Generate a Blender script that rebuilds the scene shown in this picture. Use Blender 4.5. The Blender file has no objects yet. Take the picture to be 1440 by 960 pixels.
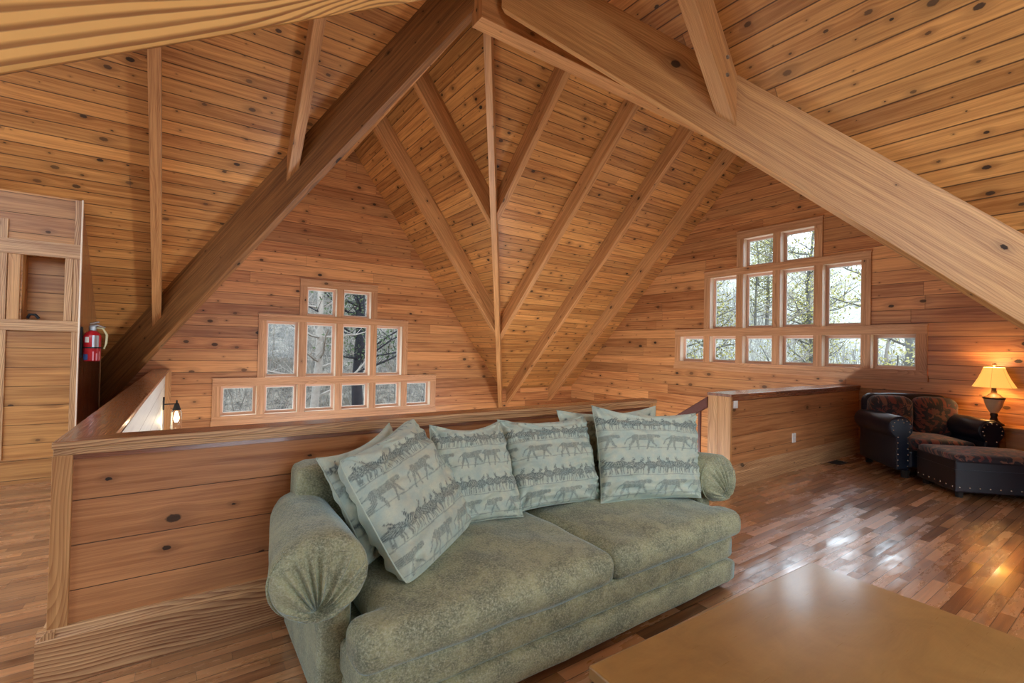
import bpy, bmesh, math, random
import numpy as np
from mathutils import Vector, Matrix, noise as mnoise
random.seed(7)
S = bpy.context.scene
COL = S.collection

# ------------------------------------------------------------------ dimensions (metres)
XC, YC, WX, WY = 2.507, 4.174, 3.885, 5.374      # ridge crossing and half spans of the two gables
YF, XR = 9.547, 8.695                            # far wall, right wall
ZE, ZR = 0.508, 5.706                            # eave and ridge height
SA, SB = (ZR-ZE)/WX, (ZR-ZE)/WY                  # roof slopes
XL, YB = -5.6, -5.6                              # hidden ends of the left and near wings
YN, XN = YC-WY, XC-WX                            # near / left eave lines
LOW = -2.7

# ------------------------------------------------------------------ node helper
class G:
    def __init__(s, name):
        s.m = bpy.data.materials.new(name); s.m.use_nodes = True
        s.t = s.m.node_tree; s.t.nodes.clear()
        s.out = s.t.nodes.new('ShaderNodeOutputMaterial')
    def n(s, typ, **kw):
        nd = s.t.nodes.new(typ)
        for k, v in kw.items(): setattr(nd, k, v)
        return nd
    def put(s, sock, v):
        if v is None: return
        if isinstance(v, bpy.types.NodeSocket): s.t.links.new(v, sock)
        elif isinstance(v, (tuple, list)):
            if len(v) == 3 and sock.type == 'RGBA': v = (*v, 1)
            sock.default_value = v
        else: sock.default_value = v
    def mth(s, op, a, b=None, c=None, clamp=False):
        nd = s.n('ShaderNodeMath', operation=op, use_clamp=clamp)
        for i, v in enumerate((a, b, c)): s.put(nd.inputs[i], v)
        return nd.outputs[0]
    def mix(s, f, a, b, blend='MIX'):
        nd = s.n('ShaderNodeMix', data_type='RGBA', blend_type=blend)
        s.put(nd.inputs[0], f); s.put(nd.inputs[6], a); s.put(nd.inputs[7], b)
        return nd.outputs[2]
    def rng(s, v, a, b, c=0., d=1., smooth=False):
        nd = s.n('ShaderNodeMapRange'); nd.interpolation_type = 'SMOOTHSTEP' if smooth else 'LINEAR'
        for i, x in enumerate((v, a, b, c, d)): s.put(nd.inputs[i], x)
        return nd.outputs[0]
    def vec(s, x, y, z=0.):
        nd = s.n('ShaderNodeCombineXYZ')
        for i, v in enumerate((x, y, z)): s.put(nd.inputs[i], v)
        return nd.outputs[0]
    def sep(s, v):
        nd = s.n('ShaderNodeSeparateXYZ'); s.put(nd.inputs[0], v); return nd.outputs
    def noise(s, v, scale=1., detail=2., rough=.5, dist=0.):
        nd = s.n('ShaderNodeTexNoise'); s.put(nd.inputs['Vector'], v)
        for k, x in (('Scale', scale), ('Detail', detail), ('Roughness', rough), ('Distortion', dist)): s.put(nd.inputs[k], x)
        return nd.outputs
    def white(s, v, dim='3D'):
        nd = s.n('ShaderNodeTexWhiteNoise', noise_dimensions=dim); s.put(nd.inputs['Vector'], v); return nd.outputs
    def ramp(s, f, stops):
        nd = s.n('ShaderNodeValToRGB'); s.put(nd.inputs[0], f)
        e = nd.color_ramp.elements
        while len(e) < len(stops): e.new(.5)
        for el, (p, c) in zip(e, stops): el.position = p; el.color = (*c, 1) if len(c) == 3 else c
        return nd.outputs[0]
    def bump(s, h, dist=.002, strength=1.):
        nd = s.n('ShaderNodeBump'); s.put(nd.inputs['Height'], h); nd.inputs['Distance'].default_value = dist
        nd.inputs['Strength'].default_value = strength; return nd.outputs[0]
    def coord(s, k='Object'): return s.n('ShaderNodeTexCoord').outputs[k]
    def bsdf(s, **kw):
        b = s.n('ShaderNodeBsdfPrincipled')
        for k, v in kw.items(): s.put(b.inputs[k.replace('_', ' ')], v)
        s.t.links.new(b.outputs[0], s.out.inputs[0]); return b

def srgb(r, g, b):
    f = lambda c: ((c/255+.055)/1.055)**2.4 if c > 10 else c/255/12.92
    return (f(r), f(g), f(b))

# ------------------------------------------------------------------ wood
def wood(name, light, dark, board=None, joint=None, rough=.4, groove=.0025, knots=.6, knot_r=.017,
         ring=0., ring_f=110., bold=False, contrast=1., vary=.22, coat=0., knot_sp=.5, worn=0., bumpy=1., grain=34., coat_ior=1.5, ring_w=.5, cloud=0.):
    g = G(name)
    uv = g.sep(g.coord('UV')); U, V = uv[0], uv[1]
    if board:
        q = g.mth('DIVIDE', V, board); row = g.mth('FLOOR', q); fv = g.mth('FRACT', q)
    else:
        row = g.mth('FLOOR', g.mth('DIVIDE', V, 3.7)); fv = None
    rr = g.white(g.vec(row, 3.1, 0.))[0]
    U2 = g.mth('MULTIPLY_ADD', rr, 7.3, U)
    fu = None; seg = 0.
    if joint:
        qq = g.mth('DIVIDE', U2, joint); seg = g.mth('FLOOR', qq); fu = g.mth('FRACT', qq)
    rnd = g.sep(g.white(g.vec(row, seg, 5.))[1]); ra, rb = rnd[0], rnd[1]
    sv = board or .22; su = knot_sp
    vo = g.n('ShaderNodeTexVoronoi', voronoi_dimensions='2D', feature='F1')
    kv = g.vec(g.mth('DIVIDE', U2, su), g.mth('DIVIDE', V, sv))
    g.put(vo.inputs['Vector'], kv); vo.inputs['Scale'].default_value = 1.
    pos = g.sep(vo.outputs['Position']); kc = g.sep(vo.outputs['Color'])
    ks = g.sep(kv)
    du = g.mth('MULTIPLY', g.mth('SUBTRACT', ks[0], pos[0]), su*.62)
    dv = g.mth('MULTIPLY', g.mth('SUBTRACT', ks[1], pos[1]), sv)
    d = g.mth('SQRT', g.mth('ADD', g.mth('MULTIPLY', du, du), g.mth('MULTIPLY', dv, dv)))
    d = g.mth('ADD', d, g.mth('MULTIPLY', g.mth('SUBTRACT', g.noise(g.vec(U2, V, 1.), 70., 1.)[0], .5), .008))
    has = g.mth('LESS_THAN', kc[1], knots)
    kr = g.mth('MULTIPLY', g.mth('MULTIPLY_ADD', g.mth('POWER', kc[0], 3.), knot_r*1.5, knot_r*.25), has)
    kmask = g.mth('MULTIPLY', g.rng(d, g.mth('MULTIPLY', kr, .75), kr, 1., 0.), has)
    kmask = g.mth('MULTIPLY', kmask, g.mth('MULTIPLY_ADD', kc[2], .5, .5))
    halo = g.mth('MULTIPLY', g.rng(d, 0., g.mth('MULTIPLY_ADD', kr, 4., .002), 1., 0., True), has)
    wob = g.mth('SUBTRACT', g.noise(g.vec(g.mth('MULTIPLY', U2, .9), g.mth('MULTIPLY', V, 5.), g.mth('MULTIPLY', rb, 9.)), 1., 2.)[0], .5)
    Vg = g.mth('SUBTRACT', V, g.mth('MULTIPLY', g.mth('MULTIPLY', dv, halo), .85))
    Vg = g.mth('MULTIPLY_ADD', wob, .05, Vg)
    g1 = g.noise(g.vec(g.mth('MULTIPLY', U2, 1.1), g.mth('MULTIPLY', Vg, grain), g.mth('MULTIPLY', ra, 37.)), 1., 4., .6)[0]
    g2 = g.noise(g.vec(g.mth('MULTIPLY', U2, 5.), g.mth('MULTIPLY', Vg, 330.), ra), 1., 2., .6)[0]
    tone = g.mth('MULTIPLY_ADD', g.mth('SUBTRACT', g1, .5), 2.1*contrast, .48)
    tone = g.mth('MULTIPLY_ADD', g.mth('SUBTRACT', g2, .5), .7*contrast, tone)
    if ring:
        wr = g.noise(g.vec(g.mth('MULTIPLY', U2, .55), g.mth('MULTIPLY', Vg, 2.6), g.mth('MULTIPLY', ra, 11.)), 1., 2., .45)[0]
        ph = g.mth('MULTIPLY', g.mth('MULTIPLY_ADD', wr, ring_w, Vg), ring_f)
        ph = g.mth('ADD', ph, g.mth('MULTIPLY', g.noise(g.vec(g.mth('MULTIPLY', U2, 9.), g.mth('MULTIPLY', V, 60.), 0.), 1., 2.)[0], 1.2))
        sw = g.mth('FRACT', g.mth('DIVIDE', ph, 6.283))
        if bold:
            sw = g.mth('MULTIPLY', g.rng(sw, .38, .72, 0., 1., True), g.rng(sw, .86, 1., 1., 0., True))
            tone = g.mth('MULTIPLY_ADD', tone, .35, .05)
        else: sw = g.mth('MULTIPLY', g.mth('POWER', sw, 1.6), g.rng(sw, .93, 1., 1., 0.))
        tone = g.mth('MULTIPLY_ADD', g.mth('SUBTRACT', sw, .35), ring*contrast, tone)
    tone = g.mth('MULTIPLY_ADD', g.mth('SUBTRACT', ra, .5), vary*1.6, tone, clamp=True)
    col = g.mix(tone, light, dark)
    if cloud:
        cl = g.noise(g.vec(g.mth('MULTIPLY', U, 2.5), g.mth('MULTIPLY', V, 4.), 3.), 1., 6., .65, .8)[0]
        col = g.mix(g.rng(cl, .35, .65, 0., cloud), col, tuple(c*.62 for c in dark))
    vmul = g.mth('MULTIPLY_ADD', g.mth('SUBTRACT', rb, .5), vary, 1.)
    col = g.mix(1., col, g.vec(vmul, vmul, vmul), 'MULTIPLY')
    col = g.mix(g.mth('MULTIPLY', halo, .45), col, tuple(c*.45 for c in dark))
    col = g.mix(kmask, col, (.016, .007, .003))
    h = g.mth('MULTIPLY', tone, -.3*bumpy)
    if board:
        e = g.mth('MULTIPLY', g.mth('MINIMUM', fv, g.mth('SUBTRACT', 1., fv)), board)
        gm = g.rng(e, groove*.45, groove, 1., 0., True)
        if joint:
            e2 = g.mth('MULTIPLY', g.mth('MINIMUM', fu, g.mth('SUBTRACT', 1., fu)), joint)
            gm = g.mth('MAXIMUM', gm, g.mth('MULTIPLY', g.rng(e2, groove*.25, groove*.6, 1., 0.), .7))
        col = g.mix(g.mth('MULTIPLY', gm, .82), col, (.03, .012, .006))
        h = g.mth('MULTIPLY_ADD', gm, -1.6, h)
    r = g.mth('MULTIPLY_ADD', kmask, .3, g.mth('MULTIPLY_ADD', g2, .12, rough-.06))
    if worn:
        w = g.noise(g.vec(g.mth('MULTIPLY', U, 2.2), g.mth('MULTIPLY', V, 5.), 0.), 1., 5., .62)[0]
        wm = g.rng(w, .44, .6, 0., 1., True)
        r = g.mth('MULTIPLY_ADD', wm, worn*.3, r)
        h = g.mth('MULTIPLY_ADD', g.noise(g.vec(U, g.mth('MULTIPLY', V, 1.6), 2.), 38., 3.)[0], .28, h)
    kw = dict(Base_Color=col, Roughness=r, Normal=g.bump(h, .0022, .7))
    if coat:
        cr = g.rng(g.mth('MULTIPLY_ADD', rb, .25, g.noise(g.vec(g.mth('MULTIPLY', U, 1.6), g.mth('MULTIPLY', V, 7.), 7.), 1., 6., .7)[0]), .5, .74, .09, .34) if worn else .16
        kw.update(Coat_Weight=coat, Coat_Roughness=cr, Coat_IOR=coat_ior)
    g.bsdf(**kw)
    return g.m

def plain(name, c, rough=.5, metal=0., nz=0., nscale=30., bump=0., **kw):
    g = G(name)
    n = g.noise(g.coord('Object'), nscale, 4., .6)[0]
    col = g.mix(g.mth('MULTIPLY', n, 1.), tuple(x*(1-nz) for x in c), tuple(min(1, x*(1+nz)) for x in c))
    k = dict(Base_Color=col, Roughness=rough, Metallic=metal)
    if bump: k['Normal'] = g.bump(n, bump)
    k.update(kw); g.bsdf(**k); return g.m

M = {}
M['wall'] = wood('pine_wall', srgb(212, 152, 96), srgb(146, 88, 48), board=.198, joint=4.5, rough=.4, knots=.6, knot_r=.019, knot_sp=.38, vary=.42, groove=.005)
M['ceil'] = wood('pine_ceiling', srgb(216, 158, 92), srgb(148, 92, 44), board=.146, joint=9., rough=.36, knots=.75, knot_r=.0145, vary=.3, groove=.0065, knot_sp=.3)
M['half'] = wood('pine_half_wall', srgb(210, 150, 98), srgb(146, 88, 50), board=.2, joint=9., rough=.38, knots=.6, knot_r=.014, vary=.3, knot_sp=.45, groove=.003)
M['trim'] = wood('pine_trim', srgb(216, 174, 126), srgb(134, 86, 52), rough=.42, knots=.12, ring=1.0, ring_f=480., ring_w=.28, vary=.1, contrast=.9)
M['cap'] = wood('cap_wood', srgb(150, 94, 66), srgb(96, 54, 38), rough=.28, knots=.1, ring=.7, ring_f=480., vary=.12, contrast=1., coat=.8, coat_ior=1.8)
M['post'] = wood('post_wood', srgb(214, 164, 108), srgb(165, 112, 66), rough=.45, knots=.1, ring=.7, ring_f=520., vary=.1, contrast=.9)
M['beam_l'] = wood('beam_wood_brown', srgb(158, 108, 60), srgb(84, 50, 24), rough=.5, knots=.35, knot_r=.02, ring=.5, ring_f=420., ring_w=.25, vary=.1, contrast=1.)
M['beam_r'] = wood('beam_wood', srgb(216, 166, 106), srgb(152, 100, 54), rough=.48, knots=.3, knot_r=.02, ring=.5, ring_f=420., ring_w=.25, vary=.1, contrast=.9)
M['beam_n'] = wood('beam_wood_bold', srgb(232, 186, 116), srgb(134, 82, 50), rough=.5, knots=.03, ring=1.1, ring_f=860., bold=True, ring_w=.2, vary=.03, contrast=.8)
M['rafter'] = wood('rafter_wood', srgb(212, 158, 102), srgb(150, 98, 54), rough=.46, knots=.5, knot_r=.016, ring=.3, ring_f=420., vary=.12)
M['casing'] = wood('casing_wood', srgb(212, 162, 116), srgb(154, 102, 64), rough=.42, knots=.05, ring=.5, ring_f=520., vary=.1)
M['sash'] = wood('sash_wood', srgb(218, 178, 152), srgb(192, 148, 124), rough=.4, knots=.0, vary=.08, contrast=.6)
M['reveal'] = wood('daylit_reveal', srgb(252, 240, 222), srgb(240, 222, 196), rough=.5, knots=.0, vary=.05, contrast=.5)  # near-white cream stands in for daylight falling on the jambs
M['floor'] = wood('oak_floor', srgb(196, 144, 96), srgb(122, 78, 46), board=.07, joint=.55, rough=.36, knots=.03, knot_r=.008, vary=.55, groove=.0026, contrast=.8, worn=.16, coat=1., coat_ior=2.3)
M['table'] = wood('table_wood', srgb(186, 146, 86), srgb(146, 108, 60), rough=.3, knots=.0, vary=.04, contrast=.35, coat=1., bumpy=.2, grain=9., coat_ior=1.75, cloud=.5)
M['dark_wood'] = plain('dark_rail_wood', srgb(92, 44, 34), .3, nz=.2)
M['side_table'] = wood('side_table_wood', srgb(206, 148, 84), srgb(160, 104, 56), rough=.35, knots=.05, vary=.1)
M['white_wall'] = wood('whitewashed_boards', srgb(236, 240, 236), srgb(204, 212, 208), board=.2, joint=9., rough=.5, knots=.3, knot_r=.012, vary=.03, groove=.003, contrast=.5)
M['lower'] = plain('lower_floor_wood', srgb(150, 110, 76), .4, nz=.2)
M['leather'] = plain('navy_leather', srgb(24, 31, 46), .3, nz=.25, nscale=60., bump=.0006)
M['leather2'] = plain('dark_brown_leather', srgb(32, 29, 36), .36, nz=.25, nscale=60., bump=.0006)
M['nail'] = plain('nail_metal', srgb(190, 180, 165), .25, 1.)
M['black'] = plain('black_metal', srgb(32, 34, 40), .4, .3)
M['white_plastic'] = plain('white_plastic', srgb(232, 230, 224), .4)
M['red'] = plain('extinguisher_red', srgb(176, 22, 34), .3)
M['steel'] = plain('brushed_steel', srgb(170, 176, 184), .3, .9)
M['lab_w'] = plain('label_white', srgb(226, 222, 214), .5)
M['lab_b'] = plain('label_blue', srgb(52, 84, 140), .5)
M['lab_p'] = plain('label_pink', srgb(220, 150, 165), .5)
M['hose'] = plain('hose_beige', srgb(196, 190, 150), .5)
M['bronze'] = plain('lamp_bronze', srgb(58, 40, 34), .35, .4)
M['urn'] = plain('lamp_urn', srgb(206, 188, 160), .35, nz=.12, nscale=25.)
M['dark_hole'] = plain('dark_gap', srgb(30, 22, 18), .8)

def glass():
    g = G('window_glass')
    fr = g.n('ShaderNodeFresnel'); fr.inputs[0].default_value = 1.45
    tr = g.n('ShaderNodeBsdfTransparent'); tr.inputs[0].default_value = (.96, .98, 1, 1)
    gl = g.n('ShaderNodeBsdfGlossy'); gl.inputs['Roughness'].default_value = .03
    mx = g.n('ShaderNodeMixShader')
    g.put(mx.inputs[0], g.mth('MULTIPLY', fr.outputs[0], .7)); g.t.links.new(tr.outputs[0], mx.inputs[1]); g.t.links.new(gl.outputs[0], mx.inputs[2])
    g.t.links.new(mx.outputs[0], g.out.inputs[0]); return g.m
M['glass'] = glass()

def fabric(name, a, b, c2, scale=7., sheen=.9):
    g = G(name); o = g.coord('Object')
    n1 = g.noise(o, scale, 5., .65, .6)[0]; n2 = g.noise(o, 120., 3., .7)[0]
    st = g.sep(o)
    n3 = g.noise(g.vec(g.mth('MULTIPLY', st[0], 60.), g.mth('MULTIPLY', st[1], 60.), g.mth('MULTIPLY', st[2], 160.)), 1., 3., .7, 1.5)[0]
    f = g.rng(g.mth('MULTIPLY_ADD', g.mth('SUBTRACT', n3, .5), .9, n1), .36, .66)
    col = g.mix(f, a, b); col = g.mix(g.rng(n2, .45, .75), col, c2)
    g.bsdf(Base_Color=col, Roughness=.85, Sheen_Weight=sheen, Sheen_Roughness=.3, Sheen_Tint=(.55, .8, .9, 1), Normal=g.bump(g.mth('ADD', n2, n3), .002, .6))
    return g.m
M['cup'] = wood('pine_cupboard', srgb(206, 150, 86), srgb(144, 90, 44), board=.2, joint=9., rough=.4, knots=.4, knot_r=.022, vary=.25, knot_sp=.5, groove=.004)
M['sofa'] = fabric('olive_chenille', srgb(110, 117, 96), srgb(164, 168, 132), srgb(188, 193, 168))
M['sofa_d'] = M['sofa']

def print_mat():
    g = G('safari_print_cotton'); at = g.n('ShaderNodeAttribute'); at.attribute_name = 'ink'
    ink = at.outputs['Fac']; o = g.coord('Object')
    n = g.noise(o, 14., 4., .6)[0]; n2 = g.noise(o, 160., 2., .6)[0]
    base = g.mix(g.rng(n, .35, .68), srgb(172, 195, 188), srgb(200, 210, 190))
    base = g.mix(g.rng(n2, .3, .8, 0., .25), base, srgb(150, 160, 146))
    f = g.mth('MULTIPLY', ink, g.rng(n2, .25, .6, .55, 1.), clamp=True)
    col = g.mix(f, base, srgb(72, 86, 90))
    g.bsdf(Base_Color=col, Roughness=.8, Sheen_Weight=.25, Sheen_Tint=(.7, .9, .95, 1), Normal=g.bump(n2, .0008, .6)); return g.m
M['print'] = print_mat()

def southwest():
    g = G('lodge_tapestry'); o = g.sep(g.coord('Object'))
    x = g.mth('MULTIPLY', o[1], 6.); y = g.mth('MULTIPLY', g.mth('ADD', o[2], o[0]), 7.)
    cell = g.vec(g.mth('FLOOR', x), g.mth('FLOOR', y)); c = g.white(cell)[0]
    n = g.noise(g.vec(x, y, 0.), 2.3, 3., .6, .6)[0]
    pal = g.ramp(c, [(0, srgb(104, 42, 40)), (.3, srgb(126, 66, 52)), (.55, srgb(92, 36, 38)), (.78, srgb(128, 92, 72)), (1, srgb(100, 40, 40))])
    m = g.rng(n, .46, .5)
    col = g.mix(m, pal, srgb(32, 30, 38))
    g.bsdf(Base_Color=col, Roughness=.85, Sheen_Weight=.3); return g.m
M['tapestry'] = southwest()

def shade_mat():
    g = G('glowing_lamp_shade'); o = g.sep(g.coord('Object'))
    ang = g.mth('ARCTAN2', o[1], o[0]); rib = g.mth('ABSOLUTE', g.mth('SINE', g.mth('MULTIPLY', ang, 3.)))
    rm = g.rng(rib, .0, .05, .0, 1.)
    col = g.mix(rm, srgb(120, 80, 30), srgb(250, 214, 140))
    b = g.bsdf(Base_Color=col, Roughness=.7, Emission_Color=g.mix(rm, srgb(170, 105, 35), srgb(255, 190, 88)), Emission_Strength=.5)
    return g.m
M['shade'] = shade_mat()
def emit(name, c, s):
    g = G(name); e = g.n('ShaderNodeEmission'); e.inputs[0].default_value = (*c, 1); e.inputs[1].default_value = s
    g.t.links.new(e.outputs[0], g.out.inputs[0]); return g.m
M['bulb'] = emit('warm_bulb', (1, .75, .42), 9.)

def hill_mat(name, a, b, c):
    g = G(name); o = g.coord('Object')
    n = g.noise(o, .7, 6., .7)[0]; n2 = g.noise(o, 3.5, 9., .9)[0]
    col = g.mix(g.rng(n2, .42, .58), a, b); col = g.mix(g.rng(n, .5, .66), col, c)
    g.bsdf(Base_Color=col, Roughness=.95); return g.m
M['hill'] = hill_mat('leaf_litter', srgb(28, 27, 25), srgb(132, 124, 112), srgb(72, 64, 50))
M['hill_r'] = hill_mat('hazy_pale_hillside', srgb(96, 98, 92), srgb(168, 168, 158), srgb(136, 132, 104))  # paler colours put the bright haze of the right side into the ground
M['brush'] = plain('grey_twigs', srgb(118, 114, 108), .9, nz=.5, nscale=3.)
M['bark'] = plain('dark_bark', srgb(38, 38, 44), .95, nz=.5, nscale=8.)
M['bark_g'] = plain('grey_bark', srgb(92, 90, 84), .95, nz=.4, nscale=8.)
M['bark_p'] = plain('pale_bark', srgb(140, 134, 126), .9, nz=.4, nscale=8.)
M['needle'] = plain('pine_needles', srgb(62, 74, 44), .8, nz=.6, nscale=3.)
M['leafy'] = plain('yellow_green_leaves', srgb(140, 134, 76), .8, nz=.5, nscale=3.)

# ------------------------------------------------------------------ mesh helper
def tag(o, label=None, cat=None, group=None, kind=None):
    if label: o['label'] = label
    if cat: o['category'] = cat
    if group: o['group'] = group
    if kind: o['kind'] = kind
    return o
def thing(name, label, cat, loc=(0, 0, 0), rz=0., group=None, kind=None):
    o = bpy.data.objects.new(name, None); COL.objects.link(o)
    o.location = loc; o.rotation_euler = (0, 0, rz); o.empty_display_size = .1
    return tag(o, label, cat, group, kind)
def pmat(p):
    m = Matrix.Translation(p.location) @ p.rotation_euler.to_matrix().to_4x4()
    return m
AX = {'x': Vector((1, 0, 0)), 'y': Vector((0, 1, 0)), 'z': Vector((0, 0, 1))}
class MB:
    def __init__(s): s.v = []; s.f = []; s.uv = []; s.off = (random.uniform(0, 20), random.uniform(0, 20))
    def newoff(s): s.off = (random.uniform(0, 20), random.uniform(0, 20))
    def poly(s, pts, u, off=None):
        pts = [Vector(p) for p in pts]; u = Vector(u).normalized()
        n = Vector((0, 0, 0))
        for i in range(len(pts)): n += pts[i].cross(pts[(i+1) % len(pts)])
        n = n.normalized() if n.length > 1e-9 else Vector((0, 0, 1))
        if abs(n.dot(u)) > .97: u = AX['z'] if abs(n.z) < .7 else AX['x']
        uu = (u - n*u.dot(n)).normalized(); vv = n.cross(uu)
        off = s.off if off is None else off
        b = len(s.v); s.v += pts; s.f.append(list(range(b, b+len(pts))))
        s.uv.append([(p.dot(uu)+off[0], p.dot(vv)+off[1]) for p in pts])
    def prism(s, pts, ext, u):
        pts = [Vector(p) for p in pts]; e = Vector(ext); q = [p+e for p in pts]
        n = Vector((0, 0, 0))
        for i in range(len(pts)): n += pts[i].cross(pts[(i+1) % len(pts)])
        if n.dot(e) > 0: s.poly(pts[::-1], u); s.poly(q, u)
        else: s.poly(pts, u); s.poly(q[::-1], u)
        k = len(pts)
        for i in range(k):
            j = (i+1) % k; fc = [pts[i], pts[j], q[j], q[i]]
            if n.dot(e) < 0: fc = fc[::-1]
            s.poly(fc, u)
    def box(s, lo, hi, u='x'):
        x0, y0, z0 = lo; x1, y1, z1 = hi
        s.prism([(x0, y0, z0), (x1, y0, z0), (x1, y1, z0), (x0, y1, z0)], (0, 0, z1-z0), AX[u] if isinstance(u, str) else u)
    def tube(s, pts, radii, n=10, cap=True):
        pts = [Vector(p) for p in pts]
        if not isinstance(radii, (list, tuple)): radii = [radii]*len(pts)
        b = len(s.v); up = Vector((.13, .31, .94)); L = 0
        for i, p in enumerate(pts):
            t = (pts[min(i+1, len(pts)-1)]-pts[max(i-1, 0)]).normalized()
            a = t.cross(up)
            if a.length < .1: a = t.cross(Vector((1, 0, 0)))
            a.normalize(); c = t.cross(a)
            for k in range(n):
                th = 2*math.pi*k/n; s.v.append(p+(a*math.cos(th)+c*math.sin(th))*radii[i])
        for i in range(len(pts)-1):
            l2 = L+(pts[i+1]-pts[i]).length
            for k in range(n):
                k2 = (k+1) % n
                s.f.append([b+i*n+k, b+(i+1)*n+k, b+(i+1)*n+k2, b+i*n+k2])
                s.uv.append([(L, k*.02), (l2, k*.02), (l2, k*.02+.02), (L, k*.02+.02)])
            L = l2
        if cap:
            s.f.append([b+k for k in range(n)]); s.uv.append([(0, 0)]*n)
            e = b+(len(pts)-1)*n; s.f.append([e+k for k in range(n)][::-1]); s.uv.append([(0, 0)]*n)
    def lathe(s, prof, c=(0, 0), n=28):
        b = len(s.v)
        for r, z in prof:
            for k in range(n):
                th = 2*math.pi*k/n; s.v.append(Vector((c[0]+r*math.cos(th), c[1]+r*math.sin(th), z)))
        for i in range(len(prof)-1):
            for k in range(n):
                k2 = (k+1) % n; s.f.append([b+i*n+k, b+i*n+k2, b+(i+1)*n+k2, b+(i+1)*n+k]); s.uv.append([(0, 0)]*4)
    def grid(s, rows):
        b = len(s.v); nr, nc = len(rows), len(rows[0])
        for r in rows: s.v += [Vector(p) for p in r]
        for i in range(nr-1):
            for j in range(nc-1):
                s.f.append([b+i*nc+j, b+i*nc+j+1, b+(i+1)*nc+j+1, b+(i+1)*nc+j])
                s.uv.append([(j/nc, i/nr), ((j+1)/nc, i/nr), ((j+1)/nc, (i+1)/nr), (j/nc, (i+1)/nr)])
    def build(s, name, mat, parent=None, world=True, smooth=False, bevel=0., weld=False, subd=0):
        me = bpy.data.meshes.new(name); me.from_pydata([tuple(v) for v in s.v], [], s.f)
        ul = me.uv_layers.new(name='UVMap'); flat = [c for f in s.uv for p in f for c in p]
        ul.data.foreach_set('uv', flat)
        me.materials.append(M[mat] if isinstance(mat, str) else mat)
        if smooth: me.polygons.foreach_set('use_smooth', [True]*len(me.polygons))
        o = bpy.data.objects.new(name, me); COL.objects.link(o)
        if parent is not None:
            o.parent = parent
            if world:
                top = parent; m = Matrix.Identity(4); chain = []
                while top is not None: chain.append(top); top = top.parent
                m = Matrix.Identity(4)
                for t in chain[::-1]: m = m @ t.matrix_parent_inverse @ pmat(t)
                o.matrix_parent_inverse = m.inverted()
        if weld or bevel:
            w = o.modifiers.new('weld', 'WELD'); w.merge_threshold = .0004
        if bevel:
            b = o.modifiers.new('bevel', 'BEVEL'); b.width = bevel; b.segments = 2; b.limit_method = 'ANGLE'; b.angle_limit = .7
        if subd:
            d = o.modifiers.new('sub', 'SUBSURF'); d.levels = subd; d.render_levels = subd
        me.update(); return o
def struct(mb, name, mat, **k):
    o = mb.build(name, mat, **k)
    if k.get('parent') is None: o['kind'] = 'structure'
    return o

def soft(mb, lo, hi, r=.05, crown=(0, 0, 0), seg=14, wr=0., wf=6., seed=0.):
    """rounded, slightly crowned upholstery block"""
    c = [(a+b)/2 for a, b in zip(lo, hi)]; h = [(b-a)/2 for a, b in zip(lo, hi)]
    r = min(r, *h)
    for ax in range(3):
        for sg in (-1, 1):
            a1, a2 = [i for i in range(3) if i != ax]
            rows = []
            for i in range(seg+1):
                row = []
                for j in range(seg+1):
                    q = [0, 0, 0]; q[ax] = sg*h[ax]
                    t1 = -1+2*i/seg; t2 = -1+2*j/seg
                    t1 = math.sin(t1*math.pi/2)*.35+t1*.65; t2 = math.sin(t2*math.pi/2)*.35+t2*.65
                    q[a1] = t1*h[a1]; q[a2] = t2*h[a2]
                    inn = [max(-h[k]+r, min(h[k]-r, q[k])) for k in range(3)]
                    dv = Vector([q[k]-inn[k] for k in range(3)])
                    if dv.length > 1e-9: dv = dv.normalized()*r
                    p = [inn[k]+dv[k] for k in range(3)]
                    u = [max(-1, min(1, p[k]/h[k])) for k in range(3)]
                    for k in range(3):
                        o1, o2 = [i2 for i2 in range(3) if i2 != k]
                        p[k] += crown[k]*u[k]*(1-u[o1]**2)*(1-u[o2]**2)
                    P = Vector([p[k]+c[k] for k in range(3)])
                    if wr: P += Vector((0, 0, 1))*wr*mnoise.noise(P*wf+Vector((seed, seed, 0))) + Vector((0, 1, 0))*wr*.7*mnoise.noise(P*wf*1.2+Vector((9, seed, 3)))
                    row.append(P)
                rows.append(row)
            if (sg > 0) == (ax in (0, 2)): rows = rows
            else: rows = rows[::-1]
            mb.grid(rows if ax != 0 or True else rows)
def recalc(o):
    bm = bmesh.new(); bm.from_mesh(o.data); bmesh.ops.remove_doubles(bm, verts=bm.verts, dist=.0006)
    bmesh.ops.recalc_face_normals(bm, faces=bm.faces); bm.to_mesh(o.data); bm.free(); return o
def remesh(o, vox=.014, it=4):
    m = o.modifiers.new('rm', 'REMESH'); m.mode = 'VOXEL'; m.voxel_size = vox; m.use_smooth_shade = True
    s2 = o.modifiers.new('sm', 'SMOOTH'); s2.iterations = it; s2.factor = .5; return o

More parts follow.
